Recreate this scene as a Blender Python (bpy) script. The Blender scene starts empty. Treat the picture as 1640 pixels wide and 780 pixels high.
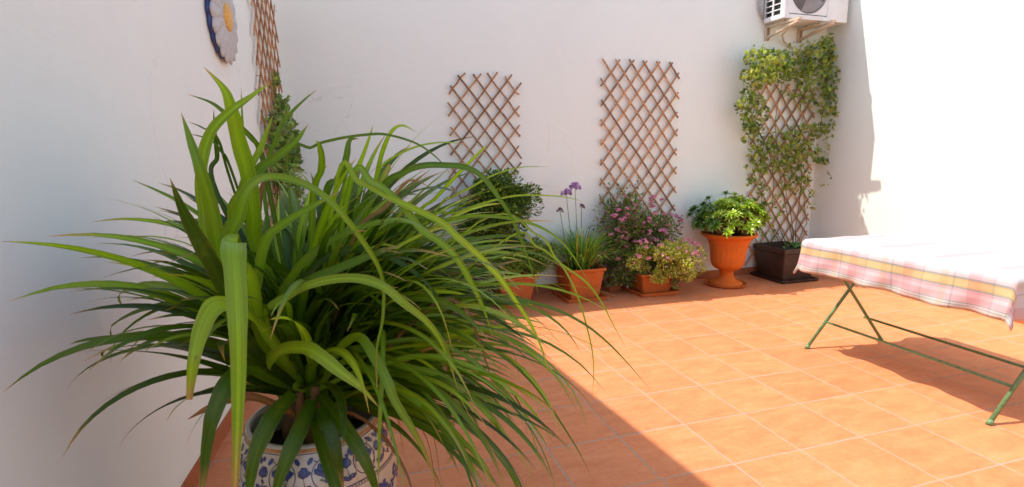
import bpy, math, random
import numpy as np
from mathutils import Vector, Matrix
R_ = math.radians
scene = bpy.context.scene
COL = scene.collection

# ------------------------------------------------------------------ camera
CAM_H, FOC, PITCH, YAW, ROLL = 1.30, 871.0, .1684, .3084, .005     # focal length in pixels of a 1640 wide frame
_fwd = np.array([math.sin(YAW)*math.cos(PITCH), math.cos(YAW)*math.cos(PITCH), -math.sin(PITCH)])
_rt = np.array([math.cos(YAW), -math.sin(YAW), 0.])
_dn = np.cross(_fwd, _rt)
_r2 = math.cos(ROLL)*_rt+math.sin(ROLL)*_dn
_d2 = -math.sin(ROLL)*_rt+math.cos(ROLL)*_dn
CAMP = np.array([0, 0, CAM_H])
cd = bpy.data.cameras.new('camera'); cam = bpy.data.objects.new('camera', cd); COL.objects.link(cam)
cam.matrix_world = Matrix(((_r2[0], -_d2[0], -_fwd[0], 0), (_r2[1], -_d2[1], -_fwd[1], 0), (_r2[2], -_d2[2], -_fwd[2], CAM_H), (0, 0, 0, 1)))
cd.sensor_width = 36; cd.lens = 36*FOC/1640; cd.clip_start = .05; cd.clip_end = 300
cd.dof.use_dof = True; cd.dof.focus_distance = 2.6; cd.dof.aperture_fstop = 9
scene.camera = cam

# ------------------------------------------------------------------ light
SUNV = Vector((-1.515, .70, 3.05)).normalized()                    # direction towards the sun
w = bpy.data.worlds.new('World'); scene.world = w; w.use_nodes = True
nt = w.node_tree; bg = nt.nodes['Background']
sk = nt.nodes.new('ShaderNodeTexSky'); sk.sky_type = 'NISHITA'; sk.sun_disc = False
sk.sun_elevation = math.asin(SUNV.z); sk.sun_rotation = R_(295); sk.air_density = .85; sk.dust_density = 1.8; sk.ozone_density = .9
nt.links.new(sk.outputs[0], bg.inputs[0]); bg.inputs[1].default_value = .15
sd = bpy.data.lights.new('sun', 'SUN'); sd.energy = 2.35; sd.angle = R_(.53); sd.color = (1, .95, .86)
so = bpy.data.objects.new('sun', sd); COL.objects.link(so); so.rotation_euler = SUNV.to_track_quat('Z', 'Y').to_euler(); so.location = (-3, 3, 8)
vs = scene.view_settings; vs.view_transform = 'Standard'; vs.look = 'None'; vs.gamma = 1; vs.use_curve_mapping = False; vs.exposure = 1.3
scene.cycles.max_bounces = 10; scene.cycles.diffuse_bounces = 6; scene.cycles.transmission_bounces = 6

# ------------------------------------------------------------------ helpers
def ray(px, py): return _r2*(px-820)/FOC+_d2*(py-390)/FOC+_fwd
def at(px, py, Y):
    d = ray(px, py); return CAMP+d*(Y/d[1])
def nrm(a):
    a = np.asarray(a, float); return a/(np.linalg.norm(a)+1e-12)

class MB:
    def __init__(s): s.v = []; s.f = []; s.c = []; s.m = []; s.sm = []; s.q = {}
    def add(s, vs_, fs_, col=(1, 1, 1), mi=0, smooth=False):
        b = len(s.v); s.v += [tuple(map(float, p)) for p in vs_]
        if np.ndim(col) == 1: s.c += [tuple(col)]*len(vs_)
        else: s.c += [tuple(c) for c in col]
        s.f += [tuple(b+i for i in f) for f in fs_]; s.m += [mi]*len(fs_); s.sm += [smooth]*len(fs_)
    def box(s, a, b, col=(1, 1, 1), mi=0, M=None):
        (x0, y0, z0), (x1, y1, z1) = a, b
        p = [(x0, y0, z0), (x1, y0, z0), (x1, y1, z0), (x0, y1, z0), (x0, y0, z1), (x1, y0, z1), (x1, y1, z1), (x0, y1, z1)]
        if M is not None: p = [M(q) for q in p]
        s.add(p, [(0, 3, 2, 1), (4, 5, 6, 7), (0, 1, 5, 4), (1, 2, 6, 5), (2, 3, 7, 6), (3, 0, 4, 7)], col, mi)
    def bar(s, p, q, wd, th, up=(0, 0, 1), col=(1, 1, 1), mi=0):
        p = np.array(p, float); q = np.array(q, float); t = nrm(q-p); u = nrm(np.cross(t, up)); n = np.cross(u, t)
        vs_ = [e+u*a*wd/2+n*b*th/2 for e in (p, q) for a, b in ((-1, -1), (1, -1), (1, 1), (-1, 1))]
        s.add(vs_, [(0, 1, 2, 3), (7, 6, 5, 4), (0, 4, 5, 1), (1, 5, 6, 2), (2, 6, 7, 3), (3, 7, 4, 0)], col, mi)
    def tube(s, pts, rad, n=8, col=(1, 1, 1), mi=0, smooth=True):
        pts = [np.array(p, float) for p in pts]; k = len(pts)
        rad = [rad]*k if np.ndim(rad) == 0 else rad
        t0 = nrm(pts[1]-pts[0]); u = np.cross(t0, (0, 0, 1))
        if np.linalg.norm(u) < .05: u = np.cross(t0, (1, 0, 0))
        u = nrm(u); vs_ = []
        for i in range(k):
            t = nrm(pts[min(i+1, k-1)]-pts[max(i-1, 0)]); u = nrm(u-t*np.dot(u, t)); v = np.cross(t, u)
            for j in range(n):
                a = 2*math.pi*j/n; vs_.append(pts[i]+(u*math.cos(a)+v*math.sin(a))*rad[i])
        fs = [(i*n+j, i*n+(j+1) % n, (i+1)*n+(j+1) % n, (i+1)*n+j) for i in range(k-1) for j in range(n)]
        fs += [tuple(range(n))[::-1], tuple((k-1)*n+j for j in range(n))]
        s.add(vs_, fs, col, mi, smooth)
    def lathe(s, prof, c=(0, 0, 0), n=48, col=(1, 1, 1), mi=0, mod=None, smooth=True):
        k = len(prof); vs_ = []
        for r, z in prof:
            for j in range(n):
                a = 2*math.pi*j/n; rr = r*(mod(a, z) if mod else 1)
                vs_.append((c[0]+rr*math.cos(a), c[1]+rr*math.sin(a), c[2]+z))
        fs = [(i*n+j, i*n+(j+1) % n, (i+1)*n+(j+1) % n, (i+1)*n+j) for i in range(k-1) for j in range(n)]
        s.add(vs_, fs, col, mi, smooth)
    def build(s, name, mats, parent=None, label=None, bevel=0):
        me = bpy.data.meshes.new(name); me.from_pydata(s.v, [], s.f)
        for m_ in (mats if isinstance(mats, (list, tuple)) else [mats]): me.materials.append(m_)
        me.polygons.foreach_set('material_index', s.m); me.polygons.foreach_set('use_smooth', s.sm)
        at_ = me.color_attributes.new('col', 'FLOAT_COLOR', 'POINT')
        cc = np.ones((len(s.v), 4), np.float32); cc[:, :3] = np.array(s.c, np.float32)[:, :3]
        at_.data.foreach_set('color', cc.ravel())
        if s.q:
            la = me.attributes.new('leafpos', 'FLOAT_VECTOR', 'POINT'); lv = np.zeros((len(s.v), 3), np.float32)
            for b0, arr in s.q.items(): lv[b0:b0+len(arr)] = arr
            la.data.foreach_set('vector', lv.ravel())
        me.update()
        o = bpy.data.objects.new(name, me); COL.objects.link(o)
        if parent: o.parent = parent
        if label: o['label'] = label
        if bevel:
            b = o.modifiers.new('bevel', 'BEVEL'); b.width = bevel; b.segments = 2; b.limit_method = 'ANGLE'; b.angle_limit = R_(50)
        return o

def empty(name, loc=(0, 0, 0), label=None, cat=None, group=None, rz=0):
    o = bpy.data.objects.new(name, None); COL.objects.link(o); o.location = loc; o.rotation_euler = (0, 0, rz); o.empty_display_size = .1
    return tag(o, label, cat, group)
def tag(o, label=None, cat=None, group=None, kind=None):
    if label: o['label'] = label
    if cat: o['category'] = cat
    if group: o['group'] = group
    if kind: o['kind'] = kind
    return o

class NT:
    def __init__(s, name):
        s.m = bpy.data.materials.new(name); s.m.use_nodes = True; s.t = s.m.node_tree; s.b = s.t.nodes['Principled BSDF']; s.out = s.t.nodes['Material Output']
    def n(s, typ, ins=None, **kw):
        x = s.t.nodes.new(typ)
        for k, v in kw.items(): setattr(x, k, v)
        for k, v in (ins or {}).items():
            if hasattr(v, 'links'): s.t.links.new(v, x.inputs[k])
            else: x.inputs[k].default_value = v
        return x
    def math(s, op, a, b=0, c=0):
        x = s.n('ShaderNodeMath', {0: a, 1: b, 2: c}, operation=op); return x.outputs[0]
    def link(s, a, b): s.t.links.new(a, b)
    def ramp(s, fac, stops, interp='LINEAR'):
        x = s.n('ShaderNodeValToRGB', {0: fac}); x.color_ramp.interpolation = interp; e = x.color_ramp.elements
        while len(e) < len(stops): e.new(.5)
        for el, (p, c) in zip(e, stops): el.position = p; el.color = (*c, 1) if len(c) == 3 else c
        return x.outputs[0]
    def mix(s, f, a, b, bt='MIX'):
        x = s.n('ShaderNodeMix', data_type='RGBA', blend_type=bt); s_in = x.inputs
        for i, v in ((0, f), (6, a), (7, b)):
            if hasattr(v, 'links'): s.link(v, s_in[i])
            else: s_in[i].default_value = v if i == 0 else (*v, 1)
        return x.outputs[2]
    def noise(s, vec, scale, detail=4, rough=.55, dist=0):
        x = s.n('ShaderNodeTexNoise', {'Scale': scale, 'Detail': detail, 'Roughness': rough, 'Distortion': dist}); s.link(vec, x.inputs['Vector']); return x.outputs[0]
    def bump(s, h, strength=.3, dist=.01):
        x = s.n('ShaderNodeBump', {'Strength': strength, 'Distance': dist, 'Height': h}); s.link(x.outputs[0], s.b.inputs['Normal'])
    def coord(s): return s.n('ShaderNodeTexCoord').outputs['Object']

def simple(name, col, rough=.6, nscale=20, var=.12, bump=.0, metal=0, spec=.4, useattr=False):
    m = NT(name); co = m.coord(); n = m.noise(co, nscale, 5)
    lo = tuple(c*(1-var) for c in col); hi = tuple(min(1, c*(1+var)) for c in col)
    c = m.ramp(n, [(.3, lo), (.7, hi)])
    if useattr: c = m.mix(1, c, m.n('ShaderNodeAttribute', attribute_name='col').outputs['Color'], 'MULTIPLY')
    m.link(c, m.b.inputs['Base Color']); m.b.inputs['Roughness'].default_value = rough; m.b.inputs['Metallic'].default_value = metal
    m.b.inputs['Specular IOR Level'].default_value = spec
    if bump: m.bump(m.noise(co, nscale*6, 4), bump, .004)
    return m.m

# floor tiles: 0.35 m clay squares, pale grout, cloudy firing marks
TS = .35
def mat_floor():
    m = NT('clay_floor_tiles'); co = m.coord(); sep = m.n('ShaderNodeSeparateXYZ', {0: co})
    wob = m.noise(co, 9, 3); wob = m.math('MULTIPLY', m.math('SUBTRACT', wob, .5), .006)
    def axis(o, off):
        u = m.math('DIVIDE', m.math('ADD', m.math('SUBTRACT', o, off), wob), TS); return u, m.math('FLOOR', u), m.math('FRACT', u)
    u, iu, fu = axis(sep.outputs[0], .34*TS+.0); v, iv, fv = axis(sep.outputs[1], .905*TS)
    du = m.math('MINIMUM', fu, m.math('SUBTRACT', 1, fu)); dv = m.math('MINIMUM', fv, m.math('SUBTRACT', 1, fv))
    d = m.math('MINIMUM', du, dv)
    g = m.n('ShaderNodeMapRange', {0: d, 1: .010, 2: .018, 3: 1., 4: 0.}, interpolation_type='SMOOTHSTEP').outputs[0]
    idv = m.n('ShaderNodeCombineXYZ', {0: iu, 1: iv, 2: 0.}).outputs[0]
    wn = m.n('ShaderNodeTexWhiteNoise', {0: idv}, noise_dimensions='3D')
    off = m.n('ShaderNodeVectorMath', {0: wn.outputs[1], 1: (9, 9, 9)}, operation='MULTIPLY').outputs[0]
    cv = m.n('ShaderNodeVectorMath', {0: co, 1: off}, operation='ADD').outputs[0]
    st = m.n('ShaderNodeMapping', {0: cv, 3: (1.0, 2.6, 1)}).outputs[0]
    n1 = m.noise(st, 5.5, 5, .6, .6); n2 = m.noise(cv, 42, 4, .6)
    base = m.ramp(n1, [(.22, (.49, .145, .052)), (.45, (.58, .195, .074)), (.62, (.63, .24, .098)), (.8, (.67, .29, .135))])
    base = m.mix(.35, base, m.ramp(n2, [(.3, (.52, .165, .065)), (.7, (.66, .26, .12))]))
    tone = m.math('MULTIPLY_ADD', wn.outputs[0], .10, .95)
    hs = m.n('ShaderNodeHueSaturation', {'Value': tone, 'Color': base}).outputs[0]
    grime = m.noise(co, 1.3, 4, .6); hs = m.mix(m.math('MULTIPLY', m.n('ShaderNodeMapRange', {0: grime, 1: .5, 2: .8}).outputs[0], .3), hs, (.42, .19, .10))
    gro = m.ramp(m.noise(co, 60, 4), [(.3, (.30, .22, .155)), (.7, (.45, .32, .22))])
    fade = m.math('MULTIPLY', g, m.math('MULTIPLY_ADD', m.noise(co, 2.3, 4), 1.3, .15))
    c = m.mix(fade, hs, gro); m.link(c, m.b.inputs['Base Color'])
    rg = m.math('MULTIPLY_ADD', n2, .2, .5); m.link(m.math('ADD', rg, m.math('MULTIPLY', g, .3)), m.b.inputs['Roughness'])
    m.b.inputs['Specular IOR Level'].default_value = .13
    hh = m.math('ADD', m.math('MULTIPLY', g, -1.), m.math('MULTIPLY', n1, .25)); m.bump(hh, .35, .004)
    return m.m
def mat_wall(name, col=(.81, .86, .77)):
    m = NT(name); co = m.coord()
    n1 = m.noise(co, .9, 5, .6, .4); n2 = m.noise(co, 14, 5, .6)
    c = m.ramp(n1, [(.25, tuple(x*.955 for x in col)), (.75, tuple(min(1, x*1.02) for x in col))])
    c = m.mix(.15, c, m.ramp(n2, [(.3, tuple(x*.9 for x in col)), (.7, col)]))
    # rain and splash dirt just above the floor
    z = m.n('ShaderNodeSeparateXYZ', {0: m.n('ShaderNodeTexCoord').outputs['Object']}).outputs[2]
    f = m.n('ShaderNodeMapRange', {0: z, 1: .5, 2: .02, 3: 0., 4: .35}).outputs[0]
    sp = m.n('ShaderNodeMapping', {0: co, 3: (3, 3, .7)}).outputs[0]
    f = m.math('MULTIPLY', f, m.noise(sp, 4, 5, .65)); c = m.mix(f, c, (.62, .50, .42))
    m.link(c, m.b.inputs['Base Color']); m.b.inputs['Roughness'].default_value = .85; m.b.inputs['Specular IOR Level'].default_value = .2
    dn = m.n('ShaderNodeVectorMath', {0: co}, operation='ADD'); m.link(m.n('ShaderNodeTexNoise', {'Scale': 2.2, 'Detail': 5, 'Vector': co}).outputs[1], dn.inputs[1])
    cr = m.n('ShaderNodeTexVoronoi', {'Scale': .8, 'Vector': dn.outputs[0]}, feature='DISTANCE_TO_EDGE').outputs[0]
    crk = m.n('ShaderNodeMapRange', {0: cr, 1: .0, 2: .004, 3: 1., 4: 0.}).outputs[0]; msk = m.n('ShaderNodeMapRange', {0: m.noise(co, .8, 3), 1: .56, 2: .62}).outputs[0]
    crk = m.math('MULTIPLY', crk, msk); c = m.mix(m.math('MULTIPLY', crk, .28), c, (.45, .38, .34)); m.link(c, m.b.inputs['Base Color'])
    tro = m.noise(m.n('ShaderNodeMapping', {0: co, 2: (0, .5, 0), 3: (2.2, 2.2, 7)}).outputs[0], 1.6, 4, .55, 1.2)
    m.bump(m.math('ADD', m.noise(co, 55, 5, .6), m.math('MULTIPLY', tro, 2.2)), .13, .005)
    return m.m
def mat_leaf(name, rough=.42, trans=.3, spec=.45, streak=True, tint=(1, 1, 1), tgain=(1.5, 1.55, .7)):
    m = NT(name); at_ = m.n('ShaderNodeAttribute', attribute_name='col').outputs['Color']
    co = m.coord(); n = m.noise(co, 30, 4, .6)
    c = m.mix(1, at_, m.ramp(n, [(.25, tuple(.78*x for x in tint)), (.75, tuple(1.2*x for x in tint))]), 'MULTIPLY')
    m.link(c, m.b.inputs['Base Color']); m.b.inputs['Roughness'].default_value = rough; m.b.inputs['Specular IOR Level'].default_value = spec
    tr = m.n('ShaderNodeBsdfTranslucent'); m.link(m.mix(1, c, tgain, 'MULTIPLY'), tr.inputs[0])
    mx = m.n('ShaderNodeMixShader', {0: trans}); m.link(m.b.outputs[0], mx.inputs[1]); m.link(tr.outputs[0], mx.inputs[2]); m.link(mx.outputs[0], m.out.inputs[0])
    return m.m
def mat_terracotta(name, col, rough=.6, lime=.25):
    m = NT(name); co = m.coord(); n1 = m.noise(co, 7, 5, .65); n2 = m.noise(co, 45, 4)
    c = m.ramp(n1, [(.3, tuple(x*.86 for x in col)), (.7, tuple(min(1, x*1.12) for x in col))])
    f = m.n('ShaderNodeMapRange', {0: m.noise(co, 3.1, 6, .7), 1: .55, 2: .75, 3: 0., 4: lime}).outputs[0]
    c = m.mix(f, c, (.56, .30, .17)); c = m.mix(m.math('MULTIPLY', n2, .3), c, tuple(x*.6 for x in col))
    g2 = m.n('ShaderNodeMapRange', {0: m.noise(m.n('ShaderNodeMapping', {0: co, 3: (9, 9, 1.6)}).outputs[0], 1.0, 5, .7), 1: .52, 2: .75, 3: 0., 4: .35}).outputs[0]; c = m.mix(g2, c, tuple(x*.55+.02 for x in col))
    m.link(c, m.b.inputs['Base Color']); m.b.inputs['Roughness'].default_value = rough; m.b.inputs['Specular IOR Level'].default_value = .2
    m.bump(n2, .25, .003); return m.m
M_FLOOR = mat_floor(); M_WALL = mat_wall('white_plaster'); M_WALL2 = mat_wall('white_plaster_left', (.85, .89, .79))
M_SKIRT = mat_terracotta('clay_skirting', (.42, .13, .05), .6)
M_TC = mat_terracotta('terracotta_pot', (.54, .135, .026), .75, .2); M_TC2 = mat_terracotta('terracotta_urn', (.66, .155, .018), .7, .16)
M_TC3 = mat_terracotta('terracotta_old', (.50, .13, .032), .8, .45)
M_BROWN = simple('brown_plastic', (.045, .024, .016), .45, 12, .25, .1)
M_BLACK = simple('black_plastic', (.02, .018, .018), .5)
M_SOIL = simple('soil', (.035, .022, .014), .95, 60, .6, .8)
M_WOOD = simple('trellis_wood', (.43, .235, .115), .75, 28, .4, .4, useattr=True)
M_STEM = simple('stem_bark', (.16, .11, .05), .8, 50, .3, .3, useattr=True)
def mat_strap():
    m = NT('strap_leaf'); at_ = m.n('ShaderNodeAttribute', attribute_name='col').outputs['Color']; lp = m.n('ShaderNodeAttribute', attribute_name='leafpos').outputs['Vector']
    n1 = m.noise(m.n('ShaderNodeMapping', {0: lp, 3: (1.6, .35, 1)}).outputs[0], 1.0, 4, .6); n2 = m.noise(m.coord(), 16, 5, .65); n3 = m.noise(m.n('ShaderNodeMapping', {0: lp, 3: (.5, 1.1, 1)}).outputs[0], 1.0, 5, .7)
    c = m.mix(1, at_, m.ramp(n1, [(.3, (.72, .74, .8)), (.5, (1, 1, 1)), (.72, (1.3, 1.22, 1.2))]), 'MULTIPLY')
    c = m.mix(m.n('ShaderNodeMapRange', {0: n2, 1: .55, 2: .8, 3: 0., 4: .4}).outputs[0], c, (.20, .22, .02))
    c = m.mix(m.n('ShaderNodeMapRange', {0: n3, 1: .60, 2: .74, 3: 0., 4: .6}).outputs[0], c, (.32, .20, .06))
    m.link(c, m.b.inputs['Base Color']); m.b.inputs['Specular IOR Level'].default_value = .38
    m.link(m.math('MULTIPLY_ADD', n2, .3, .2), m.b.inputs['Roughness']); m.bump(n1, .5, .0016)
    tr = m.n('ShaderNodeBsdfTranslucent'); m.link(m.mix(1, c, (1.9, 1.75, .5), 'MULTIPLY'), tr.inputs[0])
    mx = m.n('ShaderNodeMixShader', {0: .36}); m.link(m.b.outputs[0], mx.inputs[1]); m.link(tr.outputs[0], mx.inputs[2]); m.link(mx.outputs[0], m.out.inputs[0]); return m.m
M_LEAF = mat_strap()
M_SMALL = mat_leaf('small_leaf', .45, .28, .4)
M_PETAL = mat_leaf('petal', .6, .3, .2, tgain=(1.1, 1, 1.05))
rng = np.random.default_rng(7); random.seed(7)

# ------------------------------------------------------------------ setting
YW, XR = 4.60, 4.86
TH = R_(5.4); LC = np.array([-.385, YW])                            # the left wall leans away from square by 5.4 degrees
LU = np.array([-math.sin(TH), -math.cos(TH)]); LN = np.array([math.cos(TH), -math.sin(TH)])
def LW(s, z, out=0.): p = LC+LU*s+LN*out; return np.array([p[0], p[1], z])
def lwpix(px, py, out=0.):
    d = ray(px, py); t = (LN@(LC+LN*out))/(LN@d[:2]); return CAMP+d*t

g = MB(); g.add([(-40, -40, 0), (40, -40, 0), (40, 40, 0), (-40, 40, 0)], [(0, 1, 2, 3)]); tag(g.build('floor', M_FLOOR), kind='structure')

def wall_thing(name, label, polys, mat):
    r = empty(name, (0, 0, 0), label, 'wall'); mb = MB()
    for p, off in polys:
        n = len(p); a = [np.array(q, float) for q in p]; b = [q+np.array(off) for q in a]
        mb.add(a+b, [tuple(range(n)), tuple(range(n, 2*n))[::-1]]+[(i, (i+1) % n+0, (i+1) % n+n, i+n) for i in range(n)])
    mb.build('plaster_wall', mat, r); return r
wb = wall_thing('patio_wall', 'long white plastered back wall with the row of potted plants in front', [([(-1.0, YW, 0), (5.4, YW, 0), (5.4, YW, 3.05), (-1.0, YW, 3.05)], (0, .22, 0))], M_WALL)
# left wall: unseen top sloped up towards the camera to shape the floor shadow
pl = [LW(0, 0), LW(0, 3.05), LW(2.12, 3.85), LW(3.0, 4.15), LW(7.5, 4.15), LW(7.5, 0)]
wl = wall_thing('patio_wall', 'white plastered left wall carrying the daisy plate', [(pl, (-.22, 0, 0))], M_WALL2)
wr = wall_thing('patio_wall', 'white plastered right wall beside the table', [([(XR, YW, 0), (XR, -2.5, 0), (XR, -2.5, 3.05), (XR, YW, 3.05)], (.22, 0, 0))], M_WALL)
def skirting(parent, p, q, nrm_):
    p = np.array(p, float); q = np.array(q, float); L = np.linalg.norm(q-p); t = (q-p)/L; n = np.array(nrm_, float); mb = MB(); s = 0
    while s < L-.02:
        e = min(s+.347, L); a = p+t*s; b = p+t*e; hh = .078+rng.uniform(-.001, .001); o = .010+rng.uniform(0, .0015); z1 = np.array([0, 0, hh])
        k = rng.uniform(.85, 1.12)
        mb.add([a, b, b+n*o, a+n*o, a+z1, b+z1, b+n*(o-.003)+z1, a+n*(o-.003)+z1], [(0, 3, 2, 1), (4, 5, 6, 7), (3, 7, 6, 2), (0, 4, 7, 3), (1, 2, 6, 5)], (k, k, k)); s += .35
    mb.build('skirting', M_SKIRT, parent)
skirting(wb, (-.37, YW, 0), (XR-.012, YW, 0), (0, -1, 0))
skirting(wr, (XR, YW-.013, 0), (XR, -2.4, 0), (-1, 0, 0))
a_, b_ = LW(.013, 0), LW(7.4, 0); skirting(wl, a_, b_, (LN[0], LN[1], 0))

# ------------------------------------------------------------------ trellises
def trellis(name, label, F, du, dz, nc, nr, w=.015, ragged=0., slat_rot=0):
    w *= 1.2
    """F(u,z,out) -> world point; nodes on a half-step grid nc x nr"""
    mb = MB(); ou = du/2; oz = dz/2
    def slat(c0, r0, c1, r1, out):
        e0 = .34+rng.uniform(-.08, .08)+rng.uniform(0, ragged); e1 = .34+rng.uniform(-.08, .08)+rng.uniform(0, ragged); sg = 1 if r1 > r0 else -1
        N = 7; k = rng.uniform(.6, 1.3); bw = rng.normal(0, .0035); pts = []
        for i in range(N):
            t = i/(N-1); c = (c0-e0)*(1-t)+(c1+e1)*t; r = (r0-sg*e0)*(1-t)+(r1+sg*e1)*t
            pts.append((c*ou+rng.normal(0, .002)+bw*math.sin(t*math.pi), r*oz+rng.normal(0, .002)))
        vs_, fs, cs = [], [], []
        dr = nrm((pts[-1][0]-pts[0][0], pts[-1][1]-pts[0][1])); px_ = (-dr[1], dr[0])
        for i, (u, z) in enumerate(pts):
            ww = w*rng.uniform(.88, 1.12)/2; kk = k*rng.uniform(.85, 1.15)
            for a, o in ((-ww, out), (-ww*.6, out+.0075), (ww*.6, out+.0075), (ww, out)):
                vs_.append(F(u+px_[0]*a, z+px_[1]*a, o)); cs.append((kk, kk*.97, kk*.93))
            if i:
                b = i*4; fs += [(b-4+j, b-4+(j+1) % 4, b+(j+1) % 4, b+j) for j in range(4)]
        fs += [(0, 3, 2, 1), tuple(4*(N-1)+j for j in range(4))]
        mb.add(vs_, fs, cs)
    for k in range(-nc, nr+1):
        if k % 2: continue
        c0 = max(0, -k); r0 = c0+k; c1 = min(nc, nr-k); r1 = c1+k
        if c1-c0 >= 1: slat(c0, r0, c1, r1, .021)
    for k in range(0, nc+nr+1):
        if k % 2: continue
        c0 = max(0, k-nr); r0 = k-c0; c1 = min(nc, k); r1 = k-c1
        if c1-c0 >= 1: slat(c0, r0, c1, r1, .030)
    for c in range(nc+1):
        for r in range(nr+1):
            if (c+r) % 2 == 0:
                p = F(c*ou, r*oz, .036); q = F(c*ou, r*oz, .0405); mb.tube([p, q], .0032, 6, (1.6, 1.5, 1.4))
                if rng.random() < .12: mb.tube([F(c*ou, r*oz, .0), F(c*ou, r*oz, .022)], .002, 5, (.4, .4, .4))
    o = mb.build(name, M_WOOD); return tag(o, label, 'trellis', 'wooden diamond trellises fixed to the walls')
trellis('wall_trellis', 'bare small wooden diamond trellis above the round bush', lambda u, z, o: (.95+u+.03*(z/1.1-.5)*0, YW-o, .80+z), .136, .168, 8, 13, .013, .45)
trellis('wall_trellis', 'tall wooden diamond trellis in the middle of the back wall above the pink flowers', lambda u, z, o: (2.345+u-.012*z, YW-o, .66+z), .139, .1775, 11, 16, .015)
trellis('wall_trellis', 'wooden trellis overgrown with climbing ivy beneath the air conditioner', lambda u, z, o: (4.05+u-.035*(z-.1), YW-o, .14+z), .135, .178, 11, 20, .015)
trellis('wall_trellis', 'narrow looking wooden trellis on the left wall next to the daisy plate', lambda u, z, o: LW(.78-u, .62+z, o), .124, .178, 11, 19, .013, .2)

# ------------------------------------------------------------------ leaf tools
def leafquad(mb, p, d, n, L, W, col, fold=.25, droop=.2, col2=None):
    """one pointed leaf: base p, direction d, normal n"""
    d = nrm(d); n = nrm(n-d*np.dot(n, d)); s = np.cross(d, n)
    m1 = p+d*L*.38+n*L*.04; m2 = p+d*L*.75-n*L*droop*.35; t = p+d*L-n*L*droop; up = n*W*fold
    vs_ = [p, m1-s*W*.5+up, m1, m1+s*W*.5+up, m2-s*W*.34+up*.6, m2, m2+s*W*.34+up*.6, t]
    c2 = col2 or col; mid = tuple(min(1, c*1.25) for c in col)
    mb.add(vs_, [(0, 2, 1), (0, 3, 2), (1, 2, 5, 4), (2, 3, 6, 5), (4, 5, 7), (5, 6, 7)], [col, col, mid, col, col, mid, col, c2])
def rdir():
    v = rng.normal(size=3); return nrm(v)
def pal(cols, j=.15):
    c = np.array(cols[rng.integers(len(cols))]); return tuple(np.clip(c*(1+rng.normal(0, j)), .003, 1))
def clampwall(p, m=.01):
    p = np.array(p, float)
    if p[1] > YW-m: p[1] = YW-m-rng.uniform(0, .01)
    if p[0] > XR-m: p[0] = XR-m-rng.uniform(0, .01)
    return p
def blobs(centre, rad, k, rr, seed, flat=0):
    """sub-clumps on an ellipsoid so the crown has an uneven outline"""
    r = np.random.default_rng(seed); out = []
    for i in range(k):
        z = r.uniform(-.75, 1); a = r.uniform(0, 2*math.pi); q = math.sqrt(1-z*z)
        f = r.uniform(.45, .92); out.append((np.array(centre)+np.array([q*math.cos(a), q*math.sin(a), z])*np.array(rad)*f, rr*r.uniform(.65, 1.3)))
    return out
def bush(mb, centre, rad, n, L, W, cols, k=26, rr=.09, seed=1, up=.5, twig=None, droop=.2):
    bl = blobs(centre, rad, k, rr, seed); c0 = np.array(centre)
    for i in range(n):
        c, r = bl[rng.integers(len(bl))]; dv = rdir(); p = c+dv*r*rng.uniform(.55, 1.08)**.7
        p = clampwall(p); 
        if p[2] < .02: continue
        out = nrm(nrm(p-c0)*.6+dv*.7+np.array([0, 0, up])+rng.normal(0, .45, 3)); s = rng.uniform(.65, 1.25)
        leafquad(mb, p, out, rdir()+np.array([0, 0, 1.]), L*s, W*s, pal(cols), droop=droop)
    if twig is not None:
        base = np.array([centre[0], centre[1], max(.1, centre[2]-rad[2]*1.0)])
        for c, r in bl:
            m = (base+c)/2+rng.normal(0, .03, 3); m = clampwall(m); cc = clampwall(c)
            twig.tube([base+rng.normal(0, .02, 3)*[1, 1, 0], m, cc], [.006, .004, .002], 5, (.8, .8, .8))
            for _ in range(2):
                e = clampwall(cc+rdir()*r*.8); twig.tube([cc, (cc+e)/2+rng.normal(0, .008, 3), e], [.002, .0015, .001], 4, (.8, .9, .6))

def square_pot(parent, cx, cy, wt, wb_, h, mat, z0=.012, lip=.014, name='pot', lipw=.010, rot=0):
    mb = MB(); ca, sa = math.cos(rot), math.sin(rot)
    def ring(hw, z, r=.018, n=5):
        pts = []
        for qx, qy, a0 in ((1, 1, 0), (-1, 1, 90), (-1, -1, 180), (1, -1, 270)):
            for i in range(n):
                a = R_(a0+90*i/(n-1)); x = qx*(hw-r)+r*math.cos(a); y = qy*(hw-r)+r*math.sin(a); pts.append((cx+x*ca-y*sa, cy+x*sa+y*ca, z))
        return pts
    prof = [(wb_/2-.004, z0), (wb_/2, z0+.004), (wt/2-lipw-(wt-wb_)/2*(lip+.012)/h, z0+h-lip-.012), (wt/2-.002, z0+h-lip-.004), (wt/2, z0+h-lip), (wt/2, z0+h-.002), (wt/2-.003, z0+h), (wt/2-.012, z0+h), (wt/2-.016, z0+h-.004), (wt/2-.028, z0+h*.72), (wt/2-.06, z0+h*.5)]
    vs_ = []; n = 20
    for hw, z in prof: vs_ += ring(hw, z)
    fs = [(i*n+j, i*n+(j+1) % n, (i+1)*n+(j+1) % n, (i+1)*n+j) for i in range(len(prof)-1) for j in range(n)]+[tuple(range(n))[::-1]]
    mb.add(vs_, fs); o = mb.build(name, mat, parent)
    so_ = MB(); r = ring(wt/2-.02, z0+h*.86); rr_ = []
    N = 12; hw = wt/2-.022
    for i in range(N+1):
        for j in range(N+1):
            x = -hw+2*hw*i/N; y = -hw+2*hw*j/N; rr_.append((cx+x*ca-y*sa, cy+x*sa+y*ca, z0+h*.86+rng.normal(0, .003)))
    so_.add(rr_, [(i*(N+1)+j, (i+1)*(N+1)+j, (i+1)*(N+1)+j+1, i*(N+1)+j+1) for i in range(N) for j in range(N)]); so_.build('soil', M_SOIL, parent)
    return o
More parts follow.
